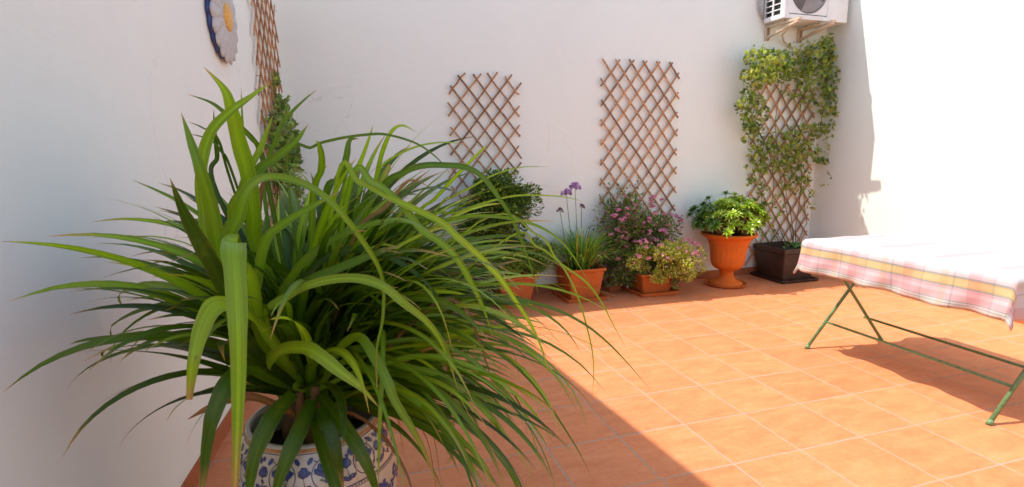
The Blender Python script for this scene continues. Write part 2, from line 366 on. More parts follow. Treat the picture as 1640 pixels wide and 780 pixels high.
def square_saucer(name, label, cx, cy, w, h, mat, cat='saucer', group=None, rot=0):
    mb = MB(); ca, sa = math.cos(rot), math.sin(rot); n = 20
    def ring(hw, z, r=.02):
        pts = []
        for qx, qy, a0 in ((1, 1, 0), (-1, 1, 90), (-1, -1, 180), (1, -1, 270)):
            for i in range(5):
                a = R_(a0+90*i/4); x = qx*(hw-r)+r*math.cos(a); y = qy*(hw-r)+r*math.sin(a); pts.append((cx+x*ca-y*sa, cy+x*sa+y*ca, z))
        return pts
    prof = [(w/2-.012, .0), (w/2-.006, .003), (w/2, h-.004), (w/2-.001, h), (w/2-.008, h), (w/2-.011, h-.003), (w/2-.018, .011)]
    vs_ = []
    for hw, z in prof: vs_ += ring(hw, z)
    k = len(prof); fs = [(i*n+j, i*n+(j+1) % n, (i+1)*n+(j+1) % n, (i+1)*n+j) for i in range(k-1) for j in range(n)]+[tuple(range(n))[::-1], tuple((k-1)*n+j for j in range(n))]
    mb.add(vs_, fs); return tag(mb.build(name, mat), label, cat, group)

GROUP = 'potted plants along the back wall'; GS = 'saucers under the pots along the back wall'
# --- round bush in a black pot
p1 = empty('potted_bush', (0, 0, 0), 'large round dark green bush in a black pot against the back wall', 'potted plant', GROUP)
square_pot(p1, 1.03, 4.36, .32, .26, .30, M_BLACK, .0, .02)
mb = MB(); tw = MB()
DG = [(.05, .10, .012), (.075, .14, .016), (.10, .19, .02), (.04, .08, .012), (.15, .23, .03)]
bush(mb, (1.27, 4.33, .80), (.39, .25, .34), 9000, .034, .015, DG, 60, .088, 3, .5, tw)
bush(mb, (1.10, 4.33, .50), (.25, .2, .2), 1500, .034, .015, DG, 16, .08, 4, .4, tw)
tw.tube([(1.03, 4.36, .25), (1.08, 4.35, .45), (1.22, 4.33, .7)], [.016, .013, .008], 7); tw.tube([(1.05, 4.36, .25), (1.0, 4.32, .45), (1.05, 4.3, .72)], [.012, .009, .006], 7)
mb.build('foliage', M_SMALL, p1); tw.build('branches', M_STEM, p1)
# --- low spreading plant in a terracotta pot
p2 = empty('potted_plant', (0, 0, 0), 'low fine leaved green plant in a weathered terracotta pot below the round bush', 'potted plant', GROUP)
square_pot(p2, 1.39, 4.36, .36, .25, .26, M_TC3, .014, .03)
mb = MB(); tw = MB(); GG = [(.08, .20, .02), (.12, .26, .025), (.17, .30, .03), (.06, .13, .02), (.26, .30, .05)]
bush(mb, (1.41, 4.31, .41), (.37, .28, .17), 8200, .030, .010, GG, 56, .065, 5, .6, tw)
for i in range(160):
    a = rng.uniform(0, 2*math.pi); p = np.array([1.39+.16*math.cos(a), 4.36+.16*math.sin(a), .30]); e = p+np.array([math.cos(a)*.07, math.sin(a)*.07, -rng.uniform(.0, .09)])
    leafquad(mb, clampwall(p), e-p, rdir(), .05, .012, pal([(.2, .16, .04), (.12, .15, .03), (.22, .10, .03)]))
mb.build('foliage', M_SMALL, p2); tw.build('branches', M_STEM, p2)
square_saucer('pot_saucer', 'square terracotta saucer under the weathered pot of the low green plant', 1.39, 4.36, .34, .026, M_TC3, 'saucer', GS)
# --- society garlic with four flower stalks
p3 = empty('potted_flower', (0, 0, 0), 'grassy clump with tall purple flower stalks in a square terracotta pot', 'potted plant', GROUP)
square_pot(p3, 2.02, 4.355, .365, .27, .275, M_TC, .014, .02)
def blade(mb, p, az, el, L, W, cols, droop=2.2, tip=None, n=9, roll=0, tipc=None, x0=None):
    """arching strap leaf grown by steps; returns its end"""
    p = np.array(p, float); hd = np.array([math.cos(az), math.sin(az), 0]); wv0 = np.array([-math.sin(az), math.cos(az), 0]); e = el; pts = [p.copy()]; dirs = []
    for i in range(n):
        d = hd*math.cos(e)+np.array([0, 0, math.sin(e)]); dirs.append(d); p = p+d*L/n; pts.append(p.copy()); e -= droop/n*(.35+1.3*i/n); e = max(e, -1.45)
    dirs.append(dirs[-1]); c = pal(cols); vs_, cs = [], []
    for i, (q, d) in enumerate(zip(pts, dirs)):
        t = i/n; ww = W*(.55+.45*min(1, t*4))*(1-max(0, (t-.35)/.65)**1.6)+.0004; up = np.cross(d, wv0); r = roll*t
        wv = wv0*math.cos(r)+up*math.sin(r); nn = np.cross(d, wv)
        cc = np.array(c)*(1+.25*t) if tipc is None else np.array(c)*(1-max(0, (t-.8)/.2))+np.array(tipc)*max(0, (t-.8)/.2)
        for a, f in ((-.5, .13), (0, 0), (.5, .13)):
            z = q+wv*a*ww+nn*(-f*ww); vs_.append(z); cs.append(tuple(np.clip(cc*(1.25 if a == 0 else 1), 0, 1)))
    vs_ = [clampwall(q) for q in vs_]
    fs = [(i*3+j, i*3+j+1, i*3+j+4, i*3+j+3) for i in range(n) for j in range(2)]
    mb.add(vs_, fs, cs, smooth=True); return pts
mb = MB()
for i in range(330):
    a = rng.uniform(0, 2*math.pi); r = abs(rng.normal(0, .055)); el = rng.uniform(.8, 1.5)
    blade(mb, (2.03+r*math.cos(a), 4.35+r*math.sin(a), .255), a+rng.normal(0, .4), el, rng.uniform(.30, .50), .012, [(.10, .24, .03), (.14, .30, .035), (.20, .34, .04), (.06, .15, .03)] if i % 9 else [(.38, .24, .04)], rng.uniform(.8, 2.0), n=7)
mb.build('foliage', M_SMALL, p3)
for (px, py, y, big) in ((921, 301, 4.33, 1), (907, 311, 4.36, .95), (897, 338, 4.32, .55), (931, 332, 4.38, .55)):
    e = at(px, py, y); b = np.array([2.03+rng.normal(0, .02), 4.35+rng.normal(0, .02), .26])
    b[0] = e[0]*.5+b[0]*.5; st = MB(); st.tube([b, (b*.6+e*.4)+[.004, 0, 0], e], [.0035, .003, .0026], 6, (1., 1.5, .5)); s = st.build('flower_stalk', M_STEM, p3)
    fl = MB()
    for i in range(int(26*big)+8):
        th = rng.uniform(0, 2*math.pi); el = rng.uniform(-.25, 1.5); d = np.array([math.cos(th)*math.cos(el), math.sin(th)*math.cos(el), math.sin(el)]); L = .042*big+.006
        fl.tube([e, e+d*L*.6], .0008, 3, (.25, .22, .12))
        for k in range(4):
            leafquad(fl, e+d*L*.55, d+rdir()*.5, rdir(), L*.66, .011*big+.003, pal([(.48, .32, .58), (.60, .45, .70), (.34, .20, .40)] if big > .6 else [(.22, .13, .16), (.3, .17, .22)]))
    fl.build('flower_head', M_PETAL, s)
square_saucer('pot_saucer', 'square terracotta saucer under the pot with purple flower stalks', 2.02, 4.355, .385, .032, M_TC, 'saucer', GS)
# --- dark pink-flowered shrub on the trellis
p4 = empty('potted_shrub', (0, 0, 0), 'tall dark leaved shrub with scattered pink flowers climbing the middle trellis', 'potted plant', GROUP)
square_pot(p4, 2.435, 4.50, .15, .13, .14, M_TC3, .0, .02)
mb = MB(); tw = MB(); PK = [(.08, .17, .02), (.12, .24, .03), (.05, .09, .015), (.21, .26, .07), (.16, .29, .04), (.30, .17, .14), (.34, .2, .2)]
bush(mb, (2.55, 4.42, .58), (.30, .14, .32), 3000, .036, .017, PK, 34, .08, 8, .4, tw)
bush(mb, (2.80, 4.42, .50), (.26, .14, .22), 1500, .036, .017, PK, 18, .075, 9, .4, tw)
bush(mb, (2.45, 4.40, .27), (.18, .13, .17), 1500, .036, .017, PK, 14, .07, 10, .3, tw)
bush(mb, (2.42, 4.36, .17), (.13, .12, .13), 900, .034, .016, PK, 10, .06, 17, .3)
bush(mb, (2.62, 4.38, .42), (.34, .14, .22), 1800, .036, .017, PK, 24, .07, 11, .3)
for (px, py) in ((965, 318), (975, 300), (990, 296), (1004, 296), (1018, 293), (1030, 303), (952, 345), (1045, 318), (1083, 345), (1088, 352), (1075, 343), (1000, 310), (957, 330), (1080, 370)):
    e = at(px, py, 4.5); b = at(px*.75+1015*.25, py+45, 4.45); tw.tube([b, (b+e)/2+rng.normal(0, .01, 3), e], [.003, .002, .0012], 5, (.9, .8, .5))
    for i in range(26):
        t = rng.uniform(.3, 1.05); leafquad(mb, clampwall(b+(e-b)*t+rng.normal(0, .022, 3)), rdir()+[0, 0, .4], rdir(), rng.uniform(.022, .036), .014, pal(PK))
mb.build('foliage', M_SMALL, p4); tw.build('branches', M_STEM, p4)
def pink_head(r=.016, n=14, cols=((.72, .28, .38), (.80, .42, .50), (.62, .22, .34))):
    f = MB()
    for i in range(n):
        d = rdir(); d[2] = abs(d[2]); c = pal(cols, .1); q = d*r*.7
        for k in range(4): leafquad(f, q, rdir()+d*.4, d, r*.75, r*.6, c, fold=.1, droop=.1)
    return f
def scatter_heads(parent, src_rgb, spots, scale=(.7, 1.3)):
    base = pink_head(cols=src_rgb).build('flower_cluster', M_PETAL, parent); first = True
    for p in spots:
        o = base if first else base.copy()
        if not first: COL.objects.link(o); o.parent = parent
        first = False; o.location = p; s = rng.uniform(*scale); o.scale = (s, s, s*.8); o.rotation_euler = tuple(rng.uniform(-.5, .5, 2))+(rng.uniform(0, 6),)
sp = []
for (px, py, y) in ((1031, 357, 4.26), (1039, 355, 4.28), (1002, 372, 4.28), (1040, 375, 4.24), (1066, 373, 4.26), (1064, 370, 4.3), (1074, 345, 4.42), (1083, 347, 4.42), (1090, 353, 4.4), (1024, 388, 4.22), (1012, 360, 4.3), (1050, 362, 4.3), (1060, 320, 4.5), (990, 370, 4.3), (1020, 340, 4.35), (1045, 330, 4.45), (1000, 350, 4.3), (1052, 385, 4.2), (1018, 325, 4.4), (980, 345, 4.3), (1070, 360, 4.33)):
    sp.append(at(px, py, y))
for i in range(30):
    t_ = rng.uniform(0, 6.283); k_ = math.sqrt(rng.uniform(0, 1)); sp.append(at(1020+52*k_*math.cos(t_), 352+44*k_*math.sin(t_), rng.uniform(4.25, 4.36)))
scatter_heads(p4, ((.66, .26, .38), (.74, .44, .52), (.55, .22, .32)), sp, (.8, 1.6))
# --- yellow green cushion with pink flowers in a terracotta bowl
p5 = empty('potted_flower', (0, 0, 0), 'bushy yellow green plant with pale pink flowers spilling over its square terracotta pot', 'potted plant', GROUP)
square_pot(p5, 2.73, 4.35, .36, .28, .185, M_TC, .014, .02)
mb = MB(); tw = MB(); YG = [(.34, .42, .03), (.46, .52, .05), (.58, .58, .12), (.18, .26, .03), (.46, .32, .10), (.68, .64, .32)]
bush(mb, (2.79, 4.25, .285), (.42, .31, .18), 9500, .027, .014, YG, 70, .065, 12, .7, tw)
bush(mb, (3.0, 4.25, .22), (.14, .14, .12), 900, .026, .013, YG, 9, .05, 13, .3)
for i in range(40):
    p = at(1082+rng.normal(0, 3), rng.uniform(440, 462), 4.15); leafquad(mb, p, rdir()+[0, 0, -.8], rdir(), .028, .012, pal(GG))
mb.build('foliage', M_SMALL, p5); tw.build('branches', M_STEM, p5)
sp = []
for i in range(58):
    a = rng.uniform(0, 2*math.pi); e = rng.uniform(.1, 1.2); sp.append(np.array([2.80, 4.26, .31])+np.array([math.cos(a)*math.cos(e)*.44, math.sin(a)*math.cos(e)*.30, math.sin(e)*.215]))
for q in ((1027, 391), (1035, 388), (1043, 390), (1036, 396), (1075, 392), (1100, 400), (1108, 410), (1056, 393), (1080, 388), (1093, 398)): sp.append(at(q[0], q[1], 4.12))
scatter_heads(p5, ((.78, .42, .46), (.85, .58, .58), (.72, .32, .42)), [clampwall(p, .03) for p in sp], (.6, 1.35))
square_saucer('pot_saucer', 'square terracotta saucer under the pot of the pink flowered yellow green plant', 2.735, 4.335, .405, .032, M_TC, 'saucer', GS)

# --- urn
ux, uy = 3.565, 4.30
p6 = empty('potted_bush', (0, 0, 0), 'bright glossy green shrub in a footed orange terracotta urn', 'potted plant', GROUP)
urn = MB(); AMP = .045
def flute(a, z): return 1+.016*max(0, min(1, (z-.20)/.03, (.385-z)/.03))*abs(math.cos(a*11))
prof = [(.150, .014), (.155, .02), (.152, .030), (.128, .040), (.098, .054), (.076, .075), (.066, .098), (.062, .125), (.068, .138), (.066, .145), (.074, .152), (.100, .162), (.128, .180), (.146, .205), (.154, .235), (.158, .27), (.161, .30), (.164, .33), (.168, .36), (.174, .39), (.183, .42), (.196, .448), (.198, .455), (.216, .470), (.240, .484), (.254, .492), (.259, .501), (.257, .512), (.247, .518), (.232, .518), (.222, .512), (.206, .49), (.19, .46), (.18, .40)]
urn.lathe(prof, (ux, uy, 0), 168, mod=flute); urn.build('urn', M_TC2, p6)
so_ = MB(); so_.lathe([(.001, .472), (.08, .474), (.15, .47), (.207, .468)], (ux, uy, 0), 40); so_.build('soil', M_SOIL, p6)
mb = MB(); tw = MB()
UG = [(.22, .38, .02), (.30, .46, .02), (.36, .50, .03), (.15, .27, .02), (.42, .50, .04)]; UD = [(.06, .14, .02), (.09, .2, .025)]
C0 = np.array([ux-.01, uy-.03, .645])
for i in range(185):
    z = rng.uniform(-.35, 1); a = rng.uniform(0, 2*math.pi); q = math.sqrt(1-z*z); f = rng.uniform(.72, 1.04) if i > 30 else rng.uniform(.35, .7)
    wob = 1+.10*math.sin(3*a+1)+.07*math.sin(7*a+z*4)
    e = C0+np.array([q*math.cos(a)*.375*wob, q*math.sin(a)*.27*wob, z*.215*wob])*f; e = clampwall(e, .03)
    b = np.array([ux+.05*math.cos(a), uy+.05*math.sin(a), .47]); m = b*.5+e*.5+np.array([0, 0, -.02]); tw.tube([b, m, e], [.007, .005, .003], 5, (1.1, 1.0, .9))
    ax = nrm(nrm(e-C0)*.7+np.array([0, 0, .75])); u = nrm(np.cross(ax, rdir())); v = np.cross(ax, u); back = (e[0] < ux-.02 and e[1] > uy+.0 and f > .7) or e[0] < ux-.30 or rng.random() < .1  # back: darker leaf colours paint shade on the shrub's rear and left
    for ring_, (nn, el, L) in enumerate(((8, .15, .062), (7, .6, .055), (5, 1.05, .04))):
        for k in range(nn):
            t = 2*math.pi*(k+ring_*.5)/nn+rng.normal(0, .15); d = (u*math.cos(t)+v*math.sin(t))*math.cos(el)+ax*math.sin(el)
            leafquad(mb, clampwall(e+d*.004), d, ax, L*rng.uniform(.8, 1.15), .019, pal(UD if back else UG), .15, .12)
mb.build('foliage', mat_leaf('glossy_leaf', .3, .25, .6), p6); tw.build('branches', M_STEM, p6)
sc_ = MB(); sc_.lathe([(.001, .0), (.17, .0), (.188, .004), (.197, .020), (.198, .026), (.192, .028), (.186, .022), (.178, .010), (.10, .009), (.001, .009)], (ux-.005, uy+.005, 0), 56)
tag(sc_.build('pot_saucer', M_TC), 'round terracotta saucer under the footed urn', 'saucer', GS)

# --- brown planter with the climber
p7 = empty('potted_climber', (0, 0, 0), 'climbing ivy growing up the right trellis from a square dark brown planter', 'potted plant', GROUP)
square_pot(p7, 4.31, 4.355, .43, .36, .325, M_BROWN, .016, .045, 'planter', .006)
square_saucer('pot_saucer', 'square dark brown tray under the brown planter', 4.315, 4.35, .46, .03, M_BROWN, 'saucer', GS)
mb = MB(); tw = MB()
IV = [(.12, .19, .02), (.17, .25, .025), (.24, .32, .03), (.07, .12, .02), (.32, .30, .04), (.15, .21, .025)]; IB = [(.42, .40, .06), (.38, .44, .07), (.30, .37, .05)]
def ivy(p, cols, s=1.):
    ax = nrm(rdir()+np.array([-.1, -.9, .35])); u = nrm(np.cross(ax, rdir())); v = np.cross(ax, u); c = pal(cols)
    for k in range(5):
        t = (k-2)*.62; d = u*math.cos(t)+v*math.sin(t); L = (.036, .042, .046, .042, .036)[k]*s*rng.uniform(.8, 1.1)
        leafquad(mb, clampwall(p), d+ax*rng.uniform(-.2, .3), ax, L*.85, .013*s, c, .2, .15)
def clump(px, py, rx, ry, n, ylo=4.3, yhi=4.56, cols=IV, dens=1):
    for i in range(int(n*1.45)):
        a = rng.uniform(0, 2*math.pi); r = math.sqrt(rng.uniform(0, 1)); q = at(px+rx*r*math.cos(a), py+ry*r*math.sin(a), rng.uniform(ylo, yhi)); ivy(q, cols, rng.uniform(.6, 1.05))
for c in ((1210, 95, 20, 14, 60), (1235, 92, 18, 14, 60), (1222, 118, 24, 14, 70), (1262, 95, 22, 14, 70), (1250, 118, 24, 16, 80), (1280, 112, 24, 20, 90), (1305, 92, 22, 20, 100), (1325, 85, 18, 22, 80), (1300, 125, 26, 22, 110), (1330, 125, 16, 28, 90), (1208, 132, 16, 14, 35),
          (1196, 120, 10, 8, 14), (1200, 152, 13, 14, 40), (1210, 165, 15, 16, 45), (1194, 180, 12, 14, 34), (1203, 198, 15, 14, 40), (1212, 210, 12, 14, 28), (1182, 172, 6, 8, 9),
          (1222, 182, 14, 14, 18), (1290, 160, 22, 16, 38), (1322, 168, 14, 22, 34), (1335, 160, 8, 18, 18), (1262, 152, 16, 8, 14),
          (1225, 235, 24, 16, 54), (1252, 225, 24, 16, 46), (1280, 215, 26, 18, 56), (1310, 208, 18, 12, 44), (1268, 250, 26, 16, 66), (1295, 240, 22, 14, 46), (1212, 250, 16, 16, 28), (1240, 265, 22, 12, 36), (1275, 275, 22, 14, 50), (1315, 258, 10, 6, 14), (1322, 258, 5, 5, 8), (1288, 292, 14, 12, 20), (1262, 296, 16, 10, 18), (1216, 275, 13, 12, 16),
          (1200, 288, 10, 9, 14), (1296, 312, 8, 7, 6), (1222, 300, 12, 14, 10), (1250, 325, 16, 16, 9), (1292, 335, 12, 8, 5), (1240, 350, 14, 14, 8), (1280, 305, 12, 8, 8), (1235, 372, 16, 10, 8), (1300, 332, 8, 6, 3)): clump(*c)
for c in ((1215, 88, 22, 10, 24), (1232, 112, 24, 12, 34), (1206, 118, 14, 8, 16), (1245, 96, 16, 10, 18), (1228, 128, 18, 8, 14), (1185, 168, 6, 6, 5), (1238, 126, 10, 8, 10)): clump(*c, 4.24, 4.4, IB)  # brighter leaf colours paint sunlight on the climber's upper left
for (px, py) in ((1332, 200), (1338, 178), (1318, 64), (1325, 70), (1330, 62)): clump(px, py, 7, 7, 8, 4.3, 4.45)
for i in range(46):                                                 # young shoots sticking out of the mass
    j = i % 4; px, py = ((rng.uniform(1192, 1335), rng.uniform(78, 100)), (rng.uniform(1188, 1200), rng.uniform(90, 270)), (rng.uniform(1300, 1335), rng.uniform(150, 300)), (rng.uniform(1200, 1320), rng.uniform(180, 320)))[j]
    b = at(px, py, rng.uniform(4.3, 4.5)); d = nrm(np.array([rng.normal(0, .6)+(-.6 if j == 1 else .5 if j == 2 else 0), -rng.uniform(.1, .6), rng.normal(0, .5)+(.9 if j == 0 else -.1)])); L = rng.uniform(.06, .15)
    e = clampwall(b+d*L+[0, 0, -.02]); tw.tube([b, b+d*L*.6, e], [.0022, .0016, .001], 4, (.9, 1., .5))
    for t in np.linspace(.3, 1, 5): ivy(b+(e-b)*t+rng.normal(0, .008, 3), IB if i % 3 == 0 else IV, rng.uniform(.45, .85))
for pts in ([(1250, 392), (1240, 340), (1243, 290), (1230, 240), (1205, 190), (1200, 140), (1215, 100)], [(1262, 394), (1262, 330), (1258, 280), (1262, 240), (1285, 200), (1300, 150), (1290, 100)], [(1272, 394), (1278, 350), (1282, 300), (1285, 250), (1310, 210), (1325, 160), (1320, 100)], [(1245, 392), (1225, 340), (1215, 290), (1205, 250)], [(1256, 393), (1252, 300), (1240, 200), (1250, 130), (1280, 100)], [(1280, 392), (1290, 360), (1286, 310)]):
    P = [at(x+rng.normal(0, 2), y, 4.52-.03*rng.random()) for x, y in pts]; P[0] = np.array([P[0][0], 4.40, .32]); P[0][0] = min(max(P[0][0], 4.15), 4.47)
    Q = []
    for a, b in zip(P[:-1], P[1:]):
        for t in (0, .33, .66): Q.append(a+(b-a)*t+rng.normal(0, .006, 3))
    Q.append(P[-1]); tw.tube([clampwall(q) for q in Q], list(np.linspace(.0045, .002, len(Q))), 5, (.75, .75, .5))
for i in range(16):                                                  # small green sprouts in the planter
    leafquad(mb, np.array([4.31+rng.uniform(-.03, .16), 4.25+rng.uniform(-.05, .12), .33]), rdir()+[0, 0, .9], rdir(), .06, .035, pal([(.08, .2, .05), (.12, .28, .08), (.16, .22, .1)]))
mb.build('foliage', M_SMALL, p7); tw.build('vine_stems', M_STEM, p7)

# --- ivy on the left trellis and its pot
p8 = empty('potted_climber', (0, 0, 0), 'leafy climber growing on the narrow left trellis in the far left corner', 'potted plant', GROUP)
bs = LW(.42, 0, .2); square_pot(p8, bs[0]+.04, bs[1], .30, .24, .26, M_TC3, .0, .02, rot=-.09)
mb = MB(); tw = MB(); L1 = [(.14, .25, .04), (.20, .32, .05), (.09, .16, .03), (.28, .38, .08), (.20, .23, .07)]
def clampleft(p, m=.012):
    p = np.array(p, float); d = (p[:2]-LC)@LN
    if d < m: p[:2] += LN*(m-d+rng.uniform(0, .01))
    return clampwall(p)
def clumpL(s, z, rs, rz, n, o0=.03, o1=.16, cols=L1):
    for i in range(int(n*1.6)):
        a = rng.uniform(0, 2*math.pi); r = math.sqrt(rng.uniform(0, 1)); q = clampleft(LW(s+rs*r*math.cos(a), z+rz*r*math.sin(a), rng.uniform(o0, o1))); ivy(q, cols, rng.uniform(.7, 1.15))
for c in ((.55, 1.45, .2, .12, 60), (.35, 1.42, .2, .14, 70), (.6, 1.28, .18, .14, 60), (.3, 1.22, .22, .16, 90), (.5, 1.05, .25, .14, 90), (.3, .9, .25, .16, 90), (.5, .75, .25, .16, 80), (.25, .62, .25, .2, 80), (.5, .45, .25, .2, 60)): clumpL(*c)
for (px, py, rx, ry, n) in ((440, 125, 8, 10, 14), (434, 142, 7, 10, 12), (452, 165, 10, 10, 22), (456, 180, 8, 10, 20), (450, 195, 9, 12, 22), (457, 215, 10, 10, 20), (462, 235, 12, 12, 22), (470, 262, 14, 16, 30), (440, 175, 10, 20, 26)):
    for i in range(int(n*2)):
        q = at(px+rng.uniform(-1, 1)*rx, py+rng.uniform(-1, 1)*ry, rng.uniform(4.2, 4.4)); ivy(clampleft(q), L1, rng.uniform(.6, .95))
for k in range(5):
    s0 = .3+.06*k; P = [LW(.42, .25, .18), LW(s0, .6, .07), LW(s0+.1*math.sin(k*2), .95, .05), LW(s0-.08, 1.25, .05), LW(s0+.05*k-.1, 1.5, .05)]; tw.tube([clampleft(p) for p in P], [.006, .005, .004, .003, .002], 5, (.9, .8, .6))
mb.build('foliage', M_SMALL, p8); tw.build('vine_stems', M_STEM, p8)
# --- two more pots half hidden behind the big plant
p9 = empty('potted_grass', (0, 0, 0), 'fine grassy plant in a round terracotta pot half hidden behind the big strap leaved plant', 'potted plant', GROUP)
pr = MB(); pr.lathe([(.001, .0), (.10, .0), (.125, .16), (.14, .17), (.14, .205), (.126, .205), (.118, .17), (.001, .17)], (.47, 4.05, 0), 40); pr.build('pot', M_TC3, p9)
mb = MB()
for i in range(420):
    a = rng.uniform(0, 2*math.pi); r = abs(rng.normal(0, .045)); blade(mb, (.48+r*math.cos(a), 4.05+r*math.sin(a), .17), a+rng.normal(0, .5), rng.uniform(.6, 1.5), rng.uniform(.3, .62), .009, [(.06, .13, .02), (.09, .18, .03), (.12, .21, .04)], rng.uniform(1.0, 2.6), n=8)
mb.build('foliage', M_SMALL, p9)

# ------------------------------------------------------------------ daisy plate on the left wall
dc_s, dc_z, DR = 1.44, 1.965, .222
dp = empty('daisy_plate', tuple(LW(dc_s, dc_z, 0)), 'round ceramic plate painted as a white daisy on blue hanging on the left wall', 'wall plate')
def DP(u, v, o): return np.array([-LU[0]*u+LN[0]*o, -LU[1]*u+LN[1]*o, v])   # local to the plate's centre
M_BLUE = simple('blue_glaze', (.035, .07, .24), .25, 30, .5, .1, spec=.6); M_PW = simple('white_glaze', (.58, .545, .47), .3, 50, .16, .25, spec=.6, useattr=True)
M_YEL = simple('yellow_glaze', (.75, .40, .06), .4, 60, .25, .5); M_INK = simple('ink_line', (.05, .05, .10), .4)
pb = MB(); N = 96; vs_ = []
ring_ = [(1.0, .006), (1.0, .016), (.96, .030), (.8, .034), (.5, .036), (.001, .038)]
for q, (f, o) in enumerate([(.9, .002)]+ring_):
    for j in range(N):
        a = 2*math.pi*j/N; sc = 1+(.022*math.cos(a*18) if f > .9 else 0); vs_.append(DP(DR*f*.93*sc*math.cos(a), DR*f*.93*sc*math.sin(a), o))
K = len(ring_)+1; pb.add(vs_, [(i*N+j, i*N+(j+1) % N, (i+1)*N+(j+1) % N, (i+1)*N+j) for i in range(K-1) for j in range(N)]+[tuple(range(N))[::-1]], smooth=True); pb.build('plate', M_BLUE, dp)
for k in range(18):
    a = 2*math.pi*k/18+.05; ca, sa = math.cos(a), math.sin(a); pm = MB(); n = 14; vs_, cs, fs = [], [], []
    for i in range(n+1):
        t = i/n; r = DR*(.22+.80*t); wd = DR*(.05+.125*math.sin(min(1, t*1.02)*math.pi*.62)**1.2)*math.sqrt(max(0.0, 1-max(0, (t-.78)/.22)**2.2))+.0006
        for b, hh in ((-1, .0375), (-.75, .043), (0, .0455+.002*math.sin(t*3)), (.75, .043), (1, .0375)):
            vs_.append(DP(r*ca-b*wd*sa, r*sa+b*wd*ca, hh-.012*t*t)); g_ = .5 if abs(b) == 1 else (.88 if b else .95); cs.append((g_*.95, g_*.97, g_*1.02))
        if i: fs += [((i-1)*5+j, (i-1)*5+j+1, i*5+j+1, i*5+j) for j in range(4)]
    pm.add(vs_, fs, cs, smooth=True); pm.build('petal', M_PW, dp)
pc = MB(); vs_ = []; N = 40
for f, o in ((1, .040), (1, .047), (.85, .052), (.5, .055), (.001, .056)):
    for j in range(N):
        a = 2*math.pi*j/N; q = DR*.30*f*(1+.05*math.sin(a*13)*(f > .8)); vs_.append(DP(q*math.cos(a), q*math.sin(a), o))
pc.add(vs_, [(i*N+j, i*N+(j+1) % N, (i+1)*N+(j+1) % N, (i+1)*N+j) for i in range(4) for j in range(N)], smooth=True); pc.build('flower_centre', M_YEL, dp)

# ------------------------------------------------------------------ air conditioner
ax0, ax1, ay0, ay1, az0, az1 = 4.045, 4.80, 4.315, 4.575, 2.512, 3.04
M_ACW = simple('painted_steel', (.74, .72, .68), .4, 9, .06, .05); M_DARK = simple('dark_fins', (.035, .04, .035), .5, 80, .5)
M_GREY = simple('grille_grey', (.40, .38, .36), .45); M_BRK = simple('bracket_beige', (.60, .47, .33), .5, 30, .15, .1); M_STK = simple('blue_sticker', (.10, .24, .42), .4)
ac = empty('air_conditioner', (4.42, 4.45, az0), 'white outdoor air conditioning unit mounted high on the back wall above the ivy', 'air conditioner')
def P(mb, name, mats, bevel=0, par=None):
    o = mb.build(name, mats, None, bevel=bevel); o.parent = par or ac; o.matrix_parent_inverse = Matrix.Translation(-Vector(ac.location)) if par is None else Matrix.Identity(4); return o
b = MB(); t = .012
b.box((ax0+.03, ay0+.02, az0+.01), (ax1-.004, ay1-.006, az1-.004), mi=0)       # inner body
P(b, 'coil_block', M_DARK)
b = MB()
FX, FZ, FR = 4.325, az0+.27, .215; wx0, wx1, wz0, wz1 = 4.098, 4.552, az0+.04, az1-.035
for a, c in (((ax0, ay0, az0), (wx0, ay0+t, az1)), ((wx1, ay0, az0), (ax1, ay0+t, az1)), ((wx0, ay0, az0), (wx1, ay0+t, wz0)), ((wx0, ay0, wz1), (wx1, ay0+t, az1)),
             ((ax0, ay0+t, az1-.008), (ax1, ay1, az1)), ((ax1-.008, ay0+t, az0), (ax1, ay1, az1-.008)), ((ax0, ay0+t, az0), (ax1-.008, ay1, az0+.008))): b.box(a, c)
P(b, 'casing', M_ACW, .003)
b = MB()                                                            # side grille: two columns of slots
b.box((ax0-.001, ay0+t, az0+.008), (ax0+.012, ay0+.055, az1-.008)); b.box((ax0-.001, ay1-.012, az0+.008), (ax0+.012, ay1, az1-.008)); b.box((ax0-.001, ay0+.055, az0+.008), (ax0+.012, ay1-.012, az0+.045)); b.box((ax0-.001, ay0+.055, az1-.04), (ax0+.012, ay1-.012, az1-.008))
ym = (ay0+.055+ay1-.012)/2; b.box((ax0-.001, ym-.008, az0+.045), (ax0+.010, ym+.008, az1-.04))
z = az0+.045+.045
while z < az1-.05: b.box((ax0, ay0+.055, z-.005), (ax0+.010, ym-.008, z+.005)); b.box((ax0, ym+.008, z-.005), (ax0+.010, ay1-.012, z+.005)); z += .052
P(b, 'side_grille', M_ACW)
b = MB()                                                            # plate round the fan opening
n = 144; vs_ = []; 
for j in range(n):
    a = 2*math.pi*j/n; c_, s_ = math.cos(a), math.sin(a); k = min((wx1-FX)/abs(c_) if abs(c_) > 1e-6 else 9, 9, (wz1-FZ)/max(abs(s_), 1e-6), (FZ-wz0)/max(abs(s_), 1e-6))
    vs_.append((FX+k*c_, ay0+.004, FZ+k*s_)); vs_.append((FX+FR*c_, ay0+.006, FZ+FR*s_)); vs_.append((FX+(FR-.008)*c_, ay0+.03, FZ+(FR-.008)*s_))
b.add(vs_, [(j*3+q, j*3+q+1, ((j+1) % n)*3+q+1, ((j+1) % n)*3+q) for j in range(n) for q in (0, 1)], smooth=False)
b.box((wx0, ay0+.010, wz0), (wx1, ay0+.014, wz1)) if False else None
P(b, 'fan_surround', M_ACW)
b = MB()
for i in range(19):
    r = .018+i*.0108; b.tube([(FX+r*math.cos(a), ay0-.002-.010*(1-(r/FR)**2), FZ+r*math.sin(a)) for a in np.linspace(0, 2*math.pi, 49)], .0016, 4)
